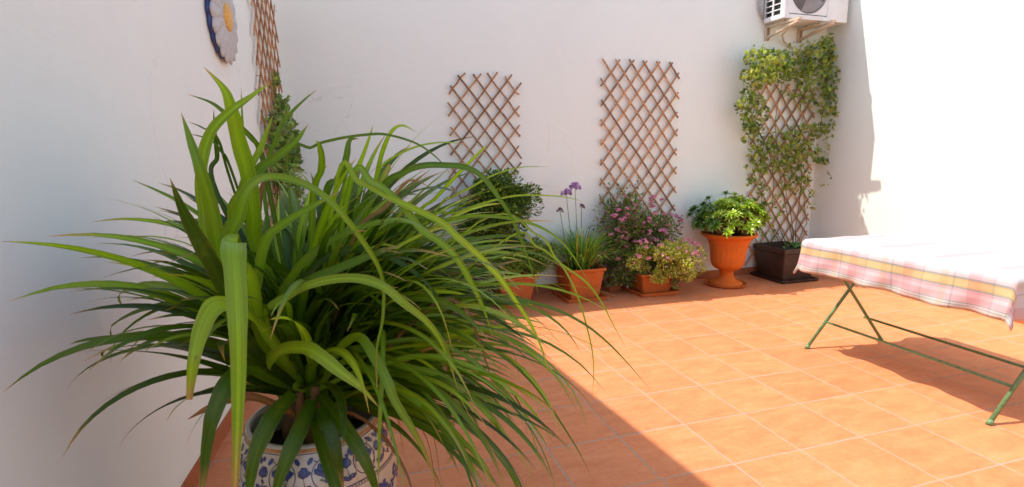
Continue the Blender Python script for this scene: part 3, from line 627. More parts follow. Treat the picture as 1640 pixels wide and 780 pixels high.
for i in range(48):
    a = 2*math.pi*i/48; r0 = .05 if i % 2 == 0 else .11; b.tube([(FX+r*math.cos(a+.25*(r/FR)), ay0-.001-.010*(1-(r/FR)**2), FZ+r*math.sin(a+.25*(r/FR))) for r in (r0, (r0+FR)/2, FR+.004)], .0014, 4)
b.tube([(FX, ay0-.014, FZ), (FX, ay0-.004, FZ)], .022, 16); P(b, 'fan_grille', M_GREY)
b = MB()
for i in range(3):
    a0 = 2*math.pi*i/3+.4; vs_ = []
    for r in np.linspace(.04, .2, 6):
        for q in np.linspace(0, 1, 6): a = a0+q*1.35-(r*1.2); vs_.append((FX+r*math.cos(a), ay0+.018-.012*q, FZ+r*math.sin(a)))
    b.add(vs_, [(i2*6+j, i2*6+j+1, (i2+1)*6+j+1, (i2+1)*6+j) for i2 in range(5) for j in range(5)], smooth=True)
b.tube([(FX, ay0+.0, FZ), (FX, ay0+.02, FZ)], .042, 20); P(b, 'fan', M_GREY)
b = MB(); b.box((4.60, ay0-.0015, az0+.235), (4.74, ay0-.0003, az0+.40)); P(b, 'sticker', M_STK)
for x in (ax0+.14, ax1-.16):
    for y in (ay0+.03, ay1-.04): b = MB(); b.box((x-.02, y-.012, az0-.012), (x+.02, y+.012, az0)); P(b, 'foot', M_GREY)
b = MB(); cp = [(4.03, 4.585, 2.9), (3.99, 4.57, 2.78), (3.975, 4.565, 2.70), (3.99, 4.57, 2.62), (4.04, 4.575, 2.56)]
b.tube(cp, .013, 8); P(b, 'insulated_pipe', M_GREY)
b = MB(); b.tube([at(*q) for q in ((1263, 46, 4.45), (1253, 56, 4.5), (1255, 66, 4.56), (1268, 76, 4.575), (1285, 82, 4.575), (1300, 96, 4.575))], .009, 8); P(b, 'drain_hose', M_BRK)
for bx, lab in ((4.105, 'beige steel wall bracket under the left end of the air conditioner'), (4.505, 'beige steel wall bracket under the middle of the air conditioner')):
    r = empty('wall_bracket', (bx, YW, 2.35), lab, 'bracket', 'brackets under the air conditioner')
    b = MB(); b.box((-.022, -.005, .01), (.022, -.0005, .148)); b.box((-.022, -.03, .01), (-.018, -.0045, .148)); b.box((.018, -.03, .01), (.022, -.0045, .148)); b.build('wall_plate', M_BRK, r)
    b = MB(); b.bar((0, -.03, .134), (0, -.42, .134), .036, .022); b.build('arm', M_BRK, r)
    b = MB(); b.bar((0, -.012, .034), (0, -.40, .118), .032, .020); b.build('brace', M_BRK, r)
    for y in (-.09, -.24):
        b = MB(); b.tube([(0, y, .146), (0, y, .152)], .012, 8); b.build('rubber_mount', M_BLACK, r)

# ------------------------------------------------------------------ table and cloth
tx0, tx1, ty0, ty1, tz = 2.82, 3.62, 1.55, 2.70, .735
M_GRN = simple('green_painted_steel', (.13, .24, .10), .4, 60, .3, .1, spec=.5); M_TOP = simple('table_board', (.45, .36, .26), .6)
tb = empty('folding_table', (0, 0, 0), 'folding table with crossed green metal legs under a checked cloth', 'table')
b = MB(); b.box((tx0+.004, ty0+.004, tz-.022), (tx1-.004, ty1-.004, tz-.002)); b.build('tabletop', M_TOP, tb, bevel=.004)
for y in (ty1-.02, ty0+.06):
    for sgn in (1, -1):
        x0_ = 2.90 if sgn > 0 else 3.52; x1_ = 3.50 if sgn > 0 else 2.92; yy = y-(.0 if sgn > 0 else .026)
        b = MB(); b.tube([(x0_, yy, .008), (x1_, yy, tz-.03)], .0105, 10); lg = b.build('leg', M_GRN, tb)
        c = MB(); c.tube([(x0_-.004*sgn, yy, .001), (x0_+.012*sgn, yy, .022)], .0135, 10); c.build('foot_cap', M_GRN, lg)
for sgn in (1, -1):
    x_ = 2.90+.143 if sgn > 0 else 3.52-.143; b = MB(); b.tube([(x_, ty1-.02, .17), (x_, ty0+.06, .17)], .008, 8); b.build('brace', M_GRN, tb)
def mat_cloth():
    m = NT('checked_cloth'); uv = m.n('ShaderNodeUVMap', uv_map='UVMap').outputs[0]; s = m.n('ShaderNodeSeparateXYZ', {0: uv})
    W_, Pk, Gy, Ye = (.58, .56, .54), (.66, .42, .44), (.34, .36, .35), (.62, .42, .16)
    st = [(0, (.62, .50, .42)), (.02, (.66, .56, .48)), (.05, Gy), (.062, W_), (.085, Gy), (.095, Pk), (.17, (.72, .53, .55)), (.215, Pk), (.25, Gy), (.268, Ye), (.278, (.68, .52, .24)), (.35, Ye), (.36, Gy), (.385, (.70, .52, .53)), (.46, W_), (.90, (.56, .47, .47))]
    c1 = m.ramp(s.outputs[0], st, 'CONSTANT')
    fr = m.math('FRACT', m.math('MULTIPLY', s.outputs[1], 3.2))
    c2 = m.ramp(fr, [(0, (1, 1, 1)), (.16, (.78, .82, .84)), (.19, (1, .9, .9)), (.34, (1, .78, .80)), (.52, (1, 1, 1)), (.7, (.75, .80, .82)), (.73, (1, 1, 1)), (.8, (.98, .92, .8)), (.9, (1, 1, 1))], 'CONSTANT')
    c = m.mix(1, c1, c2, 'MULTIPLY'); wv = m.noise(uv, 120, 3); c = m.mix(m.math('MULTIPLY', wv, .18), c, (.9, .88, .84))
    m.link(c, m.b.inputs['Base Color']); m.b.inputs['Roughness'].default_value = .9; m.b.inputs['Specular IOR Level'].default_value = .1
    tr = m.n('ShaderNodeBsdfTranslucent'); m.link(c, tr.inputs[0]); mx = m.n('ShaderNodeMixShader', {0: .22}); m.link(m.b.outputs[0], mx.inputs[1]); m.link(tr.outputs[0], mx.inputs[2]); m.link(mx.outputs[0], m.out.inputs[0])
    return m.m
DRP = .20; NX, NY = 70, 90; vs_, uvs = [], []
for i in range(NX+1):
    for j in range(NY+1):
        gx = (tx0-DRP)+(tx1-tx0+2*DRP)*i/NX; gy = (ty0-DRP)+(ty1-ty0+2*DRP)*j/NY
        cx_ = min(max(gx, tx0), tx1); cy_ = min(max(gy, ty0), ty1); ex, ey = gx-cx_, gy-cy_; hd = math.hypot(ex, ey)
        x, y, z = cx_, cy_, tz
        if hd > 0:
            wave = .016*math.sin(gy*17+1)*(abs(ex) > 0)+.016*math.sin(gx*15)*(abs(ey) > 0); f = hd/DRP; corner = min(abs(ex), abs(ey))/DRP
            out = .012*min(1, hd/.02)+hd*(.06+.0*corner)+wave*f+.010*math.sin(gy*31+gx*27)*f*f; dx, dy = ex/hd, ey/hd; x += dx*out; y += dy*out; z = tz-hd*(1-.16*corner)*.98+.004*math.sin(gy*9+gx*7)*f
        z += .0015*math.sin(gx*23+gy*11)
        vs_.append((x, y, z)); 
        edge = min(gx-(tx0-DRP), (tx1+DRP)-gx); uvs.append((min(edge/.42, .999), gy*1.0))
cb = MB(); cb.add(vs_, [(i*(NY+1)+j, (i+1)*(NY+1)+j, (i+1)*(NY+1)+j+1, i*(NY+1)+j+1) for i in range(NX) for j in range(NY)], smooth=True)
cl = cb.build('tablecloth', mat_cloth()); ul = cl.data.uv_layers.new(name='UVMap')
for lp in cl.data.loops: ul.data[lp.index].uv = uvs[lp.vertex_index]
sm_ = cl.modifiers.new('solid', 'SOLIDIFY'); sm_.thickness = .0015; sm_.offset = 1
tag(cl, 'pink and white checked tablecloth with yellow stripes draped over the folding table', 'tablecloth')

# ------------------------------------------------------------------ blue and white ceramic pot with the big strap-leaved plant
cx0, cy0 = -.095, 1.475
pp = empty('potted_plant', (cx0, cy0, 0), 'large arching strap leaved plant in a blue and white painted ceramic pot in the foreground', 'potted plant')
profile = [(.001, .0), (.120, .0), (.128, .008), (.135, .03), (.155, .10), (.182, .19), (.203, .28), (.213, .35), (.213, .40), (.206, .45), (.193, .49), (.180, .515), (.172, .530), (.171, .540), (.166, .546), (.158, .545), (.155, .535), (.160, .51), (.168, .46), (.165, .44)]
profile = [(r_, z_*1.1) for r_, z_ in profile]
M_CER = NT('cream_glaze'); co = M_CER.coord(); cc = M_CER.ramp(M_CER.noise(co, 9, 5), [(.3, (.48, .40, .29)), (.7, (.60, .52, .40))]); M_CER.link(cc, M_CER.b.inputs['Base Color']); M_CER.b.inputs['Roughness'].default_value = .22; M_CER.b.inputs['Coat Weight'].default_value = .4
M_CER.bump(M_CER.noise(co, 25, 3), .08, .004); M_CER = M_CER.m
M_COB = simple('cobalt_paint', (.032, .052, .20), .25, 60, .6, spec=.6); M_NAVY = simple('navy_line', (.035, .03, .07), .3, 60, .4); M_OCH = simple('ochre_rim', (.42, .20, .06), .5, 40, .4, .2); M_OLV = simple('olive_paint', (.16, .19, .08), .35)
pot = MB(); pot.lathe(profile, (0, 0, 0), 96)
outer = [q for q in profile[2:14]]; arc = [0]
for a, b in zip(outer[:-1], outer[1:]): arc.append(arc[-1]+math.hypot(a[0]-b[0], a[1]-b[1]))
LA = arc[-1]
def surf(th, s, off=.0008):                                        # s metres of surface measured down from the rim
    q = LA-s; q = min(max(q, 0), LA-1e-6); k = max(i for i in range(len(arc)) if arc[i] <= q); k = min(k, len(arc)-2); f = (q-arc[k])/(arc[k+1]-arc[k])
    r = outer[k][0]*(1-f)+outer[k+1][0]*f; z = outer[k][1]*(1-f)+outer[k+1][1]*f
    tr_, tz_ = outer[k+1][0]-outer[k][0], outer[k+1][1]-outer[k][1]; l = math.hypot(tr_, tz_); r += off*tz_/l; z -= off*tr_/l
    return (r*math.cos(th), r*math.sin(th), z)
RR = .20
def blob(th, s, a, b, rot, mi, off=.0010, wob=0.):
    if mi == 1: blob(th, s, a*1.1+.0012, b*1.1+.0012, rot, 2, off-.0003, wob)
    n = 14; ps = [surf(th, s, off+.0004)]
    for i in range(n):
        t = 2*math.pi*i/n; k = 1+wob*math.sin(t*5); u = a*k*math.cos(t); v = b*k*math.sin(t); ps.append(surf(th+(u*math.cos(rot)-v*math.sin(rot))/RR, s+u*math.sin(rot)+v*math.cos(rot), off))
    pot.add(ps, [(0, 1+(i+1) % n, 1+i) for i in range(n)], mi=mi)
def stroke(pts, wd, mi, off=.001):
    n = len(pts); vs_ = []
    for i, (th, s) in enumerate(pts):
        a = pts[max(i-1, 0)]; b = pts[min(i+1, n-1)]; dx, dy = (b[0]-a[0])*RR, b[1]-a[1]; l = math.hypot(dx, dy)+1e-9; ww = wd/2*(1 if 0 < i < n-1 else .35)
        vs_ += [surf(th-dy/l*ww/RR, s+dx/l*ww, off), surf(th+dy/l*ww/RR, s-dx/l*ww, off)]
    pot.add(vs_, [(2*i, 2*i+1, 2*i+3, 2*i+2) for i in range(n-1)], mi=mi)
for s_, wd, mi in ((.004, .010, 3), (.013, .0018, 2), (.112, .0030, 2), (.121, .0012, 2), (.235, .002, 2), (.245, .005, 1), (.33, .003, 2)):
    stroke([(t, s_) for t in np.linspace(0, 2*math.pi, 97)], wd, mi)
for i in range(150): blob(2*math.pi*i/150, .1165, .0016, .0022, 0, 2, .0016)
NB = 12; G0 = np.random.default_rng(5)
for i in range(NB):
    t0 = 2*math.pi*i/NB+.15; d = 2*math.pi/NB
    for k in range(5):                                              # palmette
        a = -math.pi/2+(k-2)*.55; blob(t0+math.cos(a)*.016/RR, .066+math.sin(a)*.016, .013, .0065, a, 1, .001+.0001*k, .08)
    blob(t0, .066, .008, .008, 0, 1, .0018, .1); blob(t0-.01/RR, .078, .006, .003, .5, 4, .0018); blob(t0+.01/RR, .078, .006, .003, -.5, 4, .0018)
    for sg in (-1, 1):                                              # scrolls round it
        stroke([(t0+sg*(.030*math.sin(q)+.002*q)/RR, .066+.034*math.cos(q)) for q in np.linspace(.1, 2.9, 12)], .0022, 2)
        stroke([(t0+sg*(.046+.010*math.cos(q)*(1-q/9))/RR, .055+.012*math.sin(q)*(1-q/9)) for q in np.linspace(0, 5.4, 14)], .002, 2)
        stroke([(t0+sg*(.008+.02*q)/RR, .026+.008*math.sin(q*3)) for q in np.linspace(0, 1, 8)], .002, 2)
        blob(t0+sg*.046/RR, .092, .010, .004, sg*.5, 1); blob(t0+sg*.036/RR, .030, .008, .004, sg*.9, 1, .001, .1)
    blob(t0+d/2, .055, .0085, .011, .1, 1, .001, .12); stroke([(t0+d/2, .07), (t0+d/2+.01, .085), (t0+d/2, .10)], .002, 2)
for i in range(NB):
    for q in range(9): blob(t0_ := 2*math.pi*(i+G0.uniform(0, 1))/NB, G0.uniform(.02, .104), G0.uniform(.003, .008), G0.uniform(.002, .004), G0.uniform(0, 3), 1 if q % 3 else 2, .0012, .15)
for i in range(9):                                                  # flower sprigs on the belly
    t0 = 2*math.pi*i/9; 
    for k in range(6): a = k*math.pi/3; blob(t0+math.cos(a)*.013/RR, .170+math.sin(a)*.013, .0095, .0055, a, 1, .001, .1)
    blob(t0, .170, .005, .005, 0, 3, .002)
    for sg in (-1, 1):
        stroke([(t0+sg*q*.075/RR, .172+.018*math.sin(q*4)) for q in np.linspace(.25, 1, 10)], .0018, 2)
        for q in (.4, .6, .8, 1.): blob(t0+sg*q*.075/RR, .172+.018*math.sin(q*4)-.008, .0075, .0045, sg*.6, 1, .001, .1); blob(t0+sg*(q*.075+.004)/RR, .172+.018*math.sin(q*4)+.008, .006, .003, -sg*.6, 1)
    for k in range(5): a = -math.pi/2+(k-2)*.5; blob(t0+.35+math.cos(a)*.014/RR, .285+math.sin(a)*.014, .012, .006, a, 1)
pot.build('ceramic_pot', [M_CER, M_COB, M_NAVY, M_OCH, M_OLV], pp)
b = MB(); b.lathe([(.001, .518), (.06, .514), (.12, .510), (.166, .506)], (0, 0, 0), 32); b.build('soil', M_SOIL, pp)
b = MB()
for (x, y, s) in ((0, 0, 1.), (-.05, .04, .7), (.055, .03, .7), (.01, -.045, .6), (-.03, -.03, .5)):
    b.lathe([(.046*s, .502), (.056*s, .53), (.052*s, .56), (.036*s, .60), (.026*s, .64), (.018*s, .70)], (x, y, 0), 18, (1.0, .75, .5), mod=lambda a, z: 1+.06*math.sin(a*5+z*60))
b.build('stem_base', M_STEM, pp)

big = MB(); dry = MB()
O = np.array([cx0, cy0, 0.])
DK = [(.027, .066, .003), (.038, .088, .003), (.050, .108, .004), (.022, .052, .003)]
MD = [(.078, .160, .004), (.105, .20, .005), (.14, .245, .006), (.058, .13, .004)]
BR = [(.19, .31, .012), (.23, .35, .014), (.15, .27, .010)]
TIP = np.array((.42, .25, .09))
def keepin(p, m=.012):
    d = (p[:2]-LC)@LN
    if d < m: p = p.copy(); p[:2] += LN*(m-d)
    return p
def catmull(P, n):
    P = [np.array(p, float) for p in P]; P = [2*P[0]-P[1]]+P+[2*P[-1]-P[-2]]; segs = len(P)-3; out = []
    for i in range(n):
        x = i/(n-1)*segs; k = min(int(x), segs-1); t = x-k; a, b, c, d = P[k:k+4]
        out.append(.5*((2*b)+(-a+c)*t+(2*a-5*b+4*c-d)*t*t+(-a+3*b-3*c+d)*t**3))
    return out
def ribbon(mb, pts, W, cols, face, prof=None, tipdry=.1, roll=0., fold=.16, n=26, blend=1., stripe=1.3, dead=0):
    """strap leaf along pts; face(q)->direction the upper side looks"""
    Q = catmull(pts, n); c = np.array(pal(cols, .1)); vs_, cs, qa = [], [], []; ph = rng.uniform(0, 6)
    for i, q in enumerate(Q):
        t = i/(n-1); d = nrm(Q[min(i+1, n-1)]-Q[max(i-1, 0)]); f = nrm(face(q)); wv = nrm(np.cross(d, f)); nn = np.cross(wv, d); r = roll*(t-.3)+.12*math.sin(ph+t*5)
        wv, nn = wv*math.cos(r)+nn*math.sin(r), nn*math.cos(r)-wv*math.sin(r)
        ww = W*(prof(t) if prof else (.6+.4*min(1, t*5))*(1-max(0, (t-.45)/.55)**1.8))+.0005; ww *= 1+.03*math.sin(t*40+ph)
        cc = c*(1+.35*t*(1-dead)); k = max(0, (t-(1-tipdry))/tipdry) if tipdry else 0; cc = cc*(1-k)+TIP*k
        for a in (-.5, -.27, 0, .27, .5):
            fo = fold*abs(a)*2; p = keepin(q+wv*a*ww+nn*fo*ww*.5); vs_.append(p-O); e = stripe if a == 0 else (1.0 if abs(a) < .4 else .92)
            ee = cc*e; 
            if abs(a) > .4: ee = ee*(1-.12)+np.array((.30, .28, .06))*.12*(t+.3)
            cs.append(tuple(np.clip(ee, 0, 1))); qa.append((a*ww*260, t*5, ph*7))
    mb.q[len(mb.v)] = qa
    mb.add(vs_, [(i*5+j, i*5+j+1, i*5+j+6, i*5+j+5) for i in range(n-1) for j in range(4)], cs, smooth=True)
tocam = lambda q: (CAMP-q)+np.array([0, 0, .5])
def hand(P, wpx, cols, tipdry=.1, start=True, roll=0., prof=None, fold=.16, mb=None):
    pts = [at(*p) for p in P]
    W = wpx/FOC*np.mean([p[2] for p in P])*.86
    if start: pts = [O+np.array([rng.normal(0, .015), rng.normal(0, .012), .655])]+pts
    ribbon(mb or big, pts, W, cols, tocam, prof, tipdry, roll, fold, n=max(18, 7*len(pts)))
# leaves of the near side, one by one
hang = lambda t: (.7+.3*min(1, t*3))*(1 if t < .5 else 1-.75*((t-.5)/.5)**1.2)
hand([(430, 560, 1.36), (400, 455, 1.18), (380, 402, 1.03), (375, 388, .99), (374, 405, .955), (377, 440, .94), (381, 520, .92), (382, 600, .91), (380, 690, .90), (376, 790, .90)], 37, BR, .12, prof=hang, fold=.1)
hand([(378, 420, 1.34), (382, 345, 1.25), (400, 300, 1.18), (438, 283, 1.12), (494, 298, 1.10), (542, 336, 1.10), (594, 406, 1.12), (613, 450, 1.13), (613, 510, 1.13), (603, 563, 1.13), (604, 630, 1.14)], 30, BR, .1, prof=lambda t: (1 if t < .16 else max(.05, 1-((t-.16)/.2)*.55 if t < .36 else .45-(t-.36)*.6)))
hand([(425, 518, 1.30), (466, 472, 1.22), (515, 451, 1.17), (570, 446, 1.14), (612, 458, 1.12), (646, 485, 1.12), (688, 520, 1.13), (712, 560, 1.14), (735, 628, 1.15)], 18, BR, .06)
hand([(420, 420, 1.45), (406, 340, 1.42), (398, 281, 1.40), (383, 228, 1.38), (371, 176, 1.36), (358, 142, 1.35), (326, 107, 1.33)], 26, MD, .1)
hand([(350, 420, 1.32), (325, 330, 1.3), (323, 268, 1.28), (337, 213, 1.27), (368, 179, 1.26), (401, 155, 1.26), (435, 131, 1.26)], 17, BR, .06)
hand([(395, 560, 1.28), (362, 450, 1.18), (352, 416, 1.15), (340, 340, 1.12), (322, 275, 1.1), (305, 225, 1.1), (290, 180, 1.1)], 24, MD, .05)
hand([(405, 560, 1.28), (368, 480, 1.18), (340, 425, 1.12), (312, 375, 1.08), (292, 335, 1.05), (272, 285, 1.03)], 28, DK, .05)
hand([(400, 330, 1.5), (414, 275, 1.45), (438, 256, 1.42), (472, 228, 1.40), (494, 199, 1.4)], 17, MD, .08)
hand([(378, 380, 1.45), (388, 299, 1.42), (414, 244, 1.42), (427, 212, 1.42), (437, 185, 1.42)], 11, BR, .1)
hand([(425, 330, 1.6), (445, 215, 1.6), (463, 185, 1.6), (485, 162, 1.6), (508, 143, 1.6)], 6, MD, .1)
hand([(430, 300, 1.5), (417, 244, 1.5), (401, 219, 1.45), (361, 182, 1.4), (337, 164, 1.38), (301, 151, 1.36)], 9, DK, .08)
hand([(395, 300, 1.5), (390, 240, 1.5), (388, 190, 1.48), (386, 140, 1.48)], 5, MD, .1); hand([(352, 320, 1.5), (348, 250, 1.5), (344, 210, 1.48), (342, 175, 1.48)], 7, DK, .1)
hand([(380, 300, 1.5), (352, 240, 1.45), (330, 222, 1.4), (303, 214, 1.38)], 4, DK, .1); hand([(380, 320, 1.5), (350, 225, 1.45), (325, 205, 1.4), (302, 195, 1.38)], 4, DK, .1)
hand([(590, 340, 1.6), (604, 279, 1.55), (613, 242, 1.52), (627, 211, 1.5), (644, 201, 1.5), (666, 211, 1.5)], 8, BR, .05)
hand([(460, 270, 1.5), (500, 236, 1.45), (534, 224, 1.42), (585, 216, 1.4), (621, 216, 1.4), (669, 231, 1.4), (703, 256, 1.4), (722, 280, 1.4)], 5, MD, .05)
hand([(600, 300, 1.5), (613, 265, 1.48), (647, 243, 1.46), (683, 231, 1.45), (720, 228, 1.45), (740, 232, 1.45)], 4, BR, .05)
hand([(560, 370, 1.45), (613, 298, 1.35), (641, 279, 1.32), (675, 266, 1.3), (717, 265, 1.3), (748, 269, 1.3), (772, 283, 1.3), (797, 314, 1.3), (822, 355, 1.3), (847, 417, 1.3), (862, 470, 1.3)], 12, MD, .05)
hand([(650, 370, 1.5), (698, 317, 1.4), (738, 274, 1.36), (772, 240, 1.34), (778, 232, 1.34)], 7, BR, .1)
hand([(690, 350, 1.5), (725, 316, 1.45), (754, 300, 1.43), (791, 280, 1.42), (834, 268, 1.42), (880, 267, 1.42)], 4, BR, .05)
hand([(660, 370, 1.5), (733, 340, 1.42), (783, 323, 1.4), (833, 313, 1.38), (900, 315, 1.37), (935, 323, 1.37)], 4, BR, .05)
hand([(640, 370, 1.45), (700, 355, 1.4), (750, 347, 1.36), (793, 347, 1.33), (840, 355, 1.32), (880, 372, 1.32), (912, 402, 1.32), (945, 455, 1.32)], 7, MD, .05)
hand([(560, 300, 1.35), (595, 291, 1.28), (640, 325, 1.24), (674, 367, 1.22), (705, 388, 1.2), (733, 416, 1.2), (754, 452, 1.2), (767, 478, 1.2), (779, 507, 1.2), (790, 545, 1.2)], 14, BR, .08)
hand([(540, 290, 1.35), (574, 291, 1.3), (629, 319, 1.24), (700, 352, 1.2), (733, 380, 1.18), (767, 410, 1.18), (800, 445, 1.18), (823, 478, 1.18), (850, 520, 1.18), (868, 560, 1.18), (880, 605, 1.18)], 12, BR, .06)
hand([(560, 520, 1.4), (640, 505, 1.36), (700, 480, 1.32), (783, 477, 1.28), (838, 482, 1.26), (888, 495, 1.25), (934, 518, 1.25), (969, 545, 1.25), (1000, 576, 1.25), (1042, 624, 1.25)], 7, MD, .05)
hand([(560, 470, 1.4), (640, 505, 1.3), (710, 505, 1.28), (760, 520, 1.26), (818, 545, 1.25), (863, 578, 1.25), (895, 610, 1.25), (925, 660, 1.25)], 6, MD, .05)
hand([(560, 560, 1.36), (650, 588, 1.28), (696, 599, 1.24), (742, 626, 1.2), (785, 668, 1.19), (810, 698, 1.19), (832, 727, 1.19)], 15, MD, .08)
hand([(550, 580, 1.34), (600, 600, 1.28), (638, 622, 1.22), (677, 649, 1.18), (711, 684, 1.16), (738, 718, 1.15), (782, 785, 1.15)], 17, MD, .06)
hand([(430, 600, 1.36), (447, 563, 1.28), (487, 557, 1.22), (513, 570, 1.18), (547, 597, 1.15), (577, 620, 1.14), (607, 652, 1.14)], 26, BR, .1, fold=.1)
hand([(535, 570, 1.34), (573, 540, 1.26), (600, 573, 1.2), (620, 610, 1.17), (633, 643, 1.16), (660, 687, 1.15), (682, 728, 1.15), (700, 775, 1.15)], 19, MD, .3)
hand([(513, 653, 1.33), (522, 680, 1.28), (533, 707, 1.26), (541, 740, 1.25), (548, 785, 1.25)], 27, DK, .2, prof=hang, start=False)
hand([(512, 632, 1.4), (533, 660, 1.32), (567, 707, 1.24), (590, 750, 1.22), (608, 800, 1.22)], 27, DK, .1, prof=hang, start=False)
hand([(500, 640, 1.38), (487, 673, 1.32), (468, 715, 1.27), (450, 760, 1.25), (436, 810, 1.25)], 30, DK, .08, prof=hang, start=False)
hand([(470, 630, 1.36), (440, 663, 1.28), (420, 700, 1.24), (406, 740, 1.22), (396, 810, 1.21)], 32, DK, .08, prof=hang, start=False)
hand([(450, 610, 1.38), (400, 590, 1.3), (367, 612, 1.22), (343, 660, 1.18), (332, 710, 1.17), (322, 800, 1.16)], 32, DK, .1, prof=hang)
hand([(430, 540, 1.3), (390, 498, 1.15), (362, 488, 1.08), (340, 494, 1.04), (322, 530, 1.02), (310, 580, 1.0), (303, 640, 1.0)], 34, BR, .1, prof=hang)
hand([(404, 480, 1.3), (411, 458, 1.3), (425, 388, 1.28), (456, 357, 1.26), (508, 326, 1.25), (546, 305, 1.25)], 17, MD, .15)
hand([(450, 490, 1.3), (494, 451, 1.25), (542, 430, 1.2), (594, 409, 1.18), (620, 399, 1.18), (641, 394, 1.18)], 17, MD, .3)
hand([(450, 500, 1.4), (470, 440, 1.38), (520, 392, 1.36), (590, 360, 1.35), (650, 355, 1.35), (700, 375, 1.35)], 14, MD, .08)
hand([(455, 520, 1.4), (500, 430, 1.38), (560, 400, 1.36), (620, 410, 1.34), (680, 450, 1.33), (715, 500, 1.33)], 14, DK, .08)
hand([(560, 600, 1.36), (610, 585, 1.3), (660, 572, 1.27), (720, 575, 1.25), (790, 605, 1.24), (850, 655, 1.23), (890, 715, 1.23)], 11, MD, .1)
hand([(560, 570, 1.36), (640, 545, 1.3), (700, 550, 1.27), (760, 580, 1.25), (820, 640, 1.24), (860, 690, 1.23), (880, 720, 1.23)], 9, MD, .1)
hand([(620, 500, 1.4), (720, 520, 1.32), (790, 560, 1.3), (840, 600, 1.3), (880, 650, 1.3), (925, 720, 1.3), (945, 760, 1.3)], 6, MD, .2)
hand([(760, 360, 1.35), (860, 376, 1.33), (888, 410, 1.32), (908, 438, 1.31), (927, 480, 1.3), (946, 549, 1.3), (951, 595, 1.3), (948, 636, 1.3)], 4, BR, .1)
hand([(800, 390, 1.35), (860, 395, 1.34), (902, 425, 1.33), (939, 452, 1.32), (962, 482, 1.31), (982, 520, 1.3), (1002, 556, 1.3)], 4, BR, .1)
hand([(600, 560, 1.35), (613, 530, 1.3), (612, 600, 1.2), (609, 660, 1.17), (607, 720, 1.16), (606, 780, 1.16)], 9, BR, .1)
hand([(520, 330, 1.4), (545, 290, 1.35), (555, 250, 1.34), (560, 225, 1.34), (575, 222, 1.34)], 12, MD, .1); hand([(500, 340, 1.5), (515, 270, 1.45), (512, 235, 1.43), (505, 225, 1.42)], 12, MD, .1)
hand([(545, 330, 1.5), (575, 265, 1.45), (590, 225, 1.43), (598, 200, 1.42)], 7, BR, .1); hand([(590, 330, 1.45), (607, 300, 1.4), (622, 268, 1.4), (621, 264, 1.4)], 12, BR, .5)
# three tiers of generated leaves fill the clump
def gen(az, el, L, W, cols, droop, z0=.60, tipd=.08, mb=None, r0=.02, off=(0, 0), n=20):
    p = O+np.array([off[0]+r0*math.cos(az), off[1]+r0*math.sin(az), z0]); e = el; pts = [p.copy()]; a = az; st = 11; da = rng.normal(0, .04)
    for i in range(st):
        a += da; p = p+np.array([math.cos(a)*math.cos(e), math.sin(a)*math.cos(e), math.sin(e)])*L/st; e -= droop/st*(.4+1.2*i/st); e = max(e, -1.4); p = keepin(p, .02); pts.append(p.copy())
    if min(np.linalg.norm((q-CAMP)) for q in pts) < .62: return
    rr = rng.normal(0, .5); hz = np.array([-math.sin(az), math.cos(az), 0])
    def face(q, hz=hz, rr=rr): return np.array([0, 0, 1.])+.35*nrm(CAMP-q)+hz*rr*.6
    # a leaf pointing straight up still needs a face direction
    ribbon(mb or big, pts, W, cols, face, None, tipd, rng.normal(0, .7), .2, n=n)
G = rng
def pick_az():
    while True:
        az = G.uniform(-math.pi, math.pi)
        if G.random() < .45: az = G.normal(.1, .7)
        if -2.5 < az < -.95 and G.random() < .75: continue          # fewer leaves lean over the near rim of the pot
        if (az > 2.2 or az < -2.5) and G.random() < .65: continue
        return az
ROS = [(0, 0, .68), (-.05, .05, .72), (.06, .05, .74), (.02, -.02, .66), (.05, .10, .78), (-.06, .0, .70)]
for i in range(400):                                                # broad leaves rising and arching from five rosettes
    az = pick_az(); ox, oy, z0 = ROS[G.integers(6)]; el = G.uniform(.45, 1.5); L = G.uniform(.42, .74)
    cols = (DK, DK, DK, MD, MD, BR)[G.integers(6)]
    if -2.5 < az < -.95: el = max(el, 1.0)
    gen(az, el, L, G.uniform(.016, .034), cols, G.uniform(.7, 2.0), z0+G.uniform(-.04, .04), .14 if G.random() < .4 else .04, off=(ox, oy))
for i in range(135):                                                # the finer half on the right, tips hanging
    az = G.normal(.05, .5); el = G.uniform(.1, 1.1); L = G.uniform(.5, .86)
    gen(az, el, L, G.uniform(.006, .016), (MD, MD, BR, DK)[G.integers(4)], G.uniform(1.0, 2.2), .68+G.uniform(-.05, .12), .12, off=(.05, .05))
for i in range(60):                                                 # low dark leaves spreading over the right rim
    gen(G.normal(.0, .55), G.uniform(-.05, .5), G.uniform(.45, .78), G.uniform(.013, .024), (DK, MD)[i % 2], G.uniform(1.0, 1.8), .65, .15)
for i in range(16): gen(G.normal(math.pi, .7), G.uniform(.2, 1.2), G.uniform(.35, .6), G.uniform(.014, .028), (DK, MD)[i % 2], G.uniform(1., 2.2), .65, .15)
for i in range(130): gen(G.normal(2.6, 1.1), G.uniform(.9, 1.5), G.uniform(.38, .66), G.uniform(.018, .032), (DK, DK, MD)[i % 3], G.uniform(.8, 1.9), .70, .08, off=(-.04, .02))
for i in range(70): gen(G.normal(.4, .7), G.uniform(.7, 1.4), G.uniform(.4, .7), G.uniform(.012, .02), (DK, MD, BR)[i % 3], G.uniform(.8, 1.9), .74, .08, off=(.05, .06))
big.build('foliage', M_LEAF, pp)
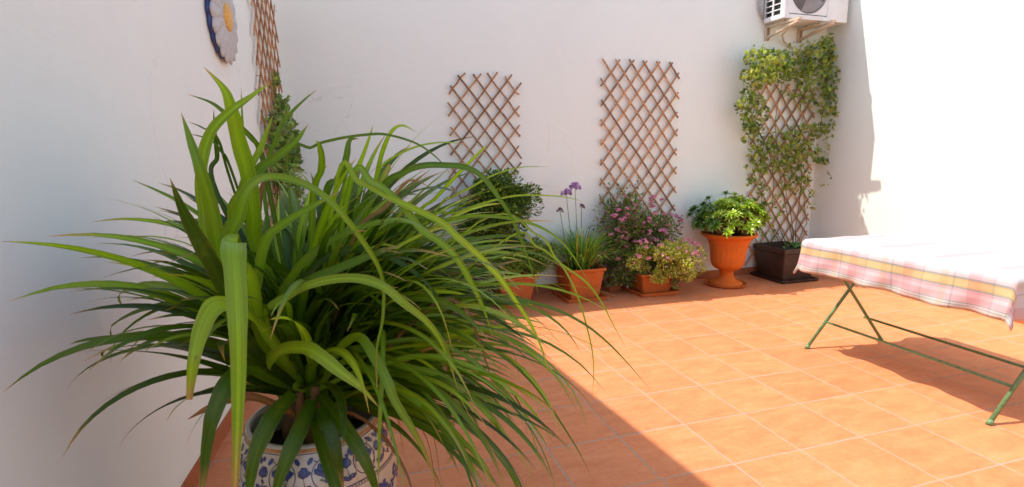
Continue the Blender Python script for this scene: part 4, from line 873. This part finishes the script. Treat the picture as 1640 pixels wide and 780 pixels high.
# withered leaves
DRY = [(.34, .18, .07), (.42, .26, .11), (.24, .12, .05)]
def handd(P, wpx): 
    pts = [O+np.array([0, 0, .56])]+[at(*p) for p in P]; d_ = MB(); W = wpx/FOC*np.mean([p[2] for p in P]); ribbon(d_, pts, W, DRY, tocam, None, 0, .8, .5, n=22, dead=1); d_.build('withered_leaf', M_LEAF, pp)
handd([(420, 640, 1.4), (370, 640, 1.36), (330, 655, 1.33), (300, 672, 1.31)], 12)
handd([(420, 400, 1.5), (415, 330, 1.5), (425, 290, 1.5), (440, 280, 1.5)], 9); handd([(560, 400, 1.4), (620, 330, 1.4), (655, 290, 1.4), (690, 300, 1.4)], 6)
handd([(680, 560, 1.35), (715, 600, 1.3), (725, 650, 1.3), (722, 730, 1.3), (715, 742, 1.3)], 8); handd([(680, 500, 1.3), (740, 490, 1.28), (765, 540, 1.27), (792, 625, 1.27)], 6)
for i in range(14):
    pts = None; az = G.uniform(-1.2, .8); p = O+np.array([0, 0, .58]); e = G.uniform(.2, 1.); P_ = [p.copy()]; L = G.uniform(.35, .7)
    for k in range(9): p = p+np.array([math.cos(az)*math.cos(e), math.sin(az)*math.cos(e), math.sin(e)])*L/9; e = max(-1.45, e-.34); P_.append(p.copy())
    d_ = MB(); ribbon(d_, P_, G.uniform(.005, .012), DRY, lambda q: np.array([.2, -.5, 1]), None, 0, 1.2, .5, n=16, dead=1); d_.build('withered_leaf', M_LEAF, pp)

# ------------------------------------------------------------------ fallen bits
fb = MB()
for i in range(46):
    if i < 20: x, y = G.normal(4.12, .12), G.uniform(4.02, 4.16)
    else: x, y = G.uniform(1.2, 4.5), G.uniform(3.95, 4.3)
    leafquad(fb, np.array([x, y, .005]), np.array([G.normal(), G.normal(), .05]), np.array([0, 0, 1.]), G.uniform(.008, .022), .008, pal([(.55, .48, .40), (.3, .2, .08), (.5, .3, .3), (.2, .16, .05)]), .1, .0)
tag(fb.build('fallen_petals', M_PETAL), 'small fallen petals and dry leaves scattered on the tiles in front of the pots', 'litter', kind='stuff')
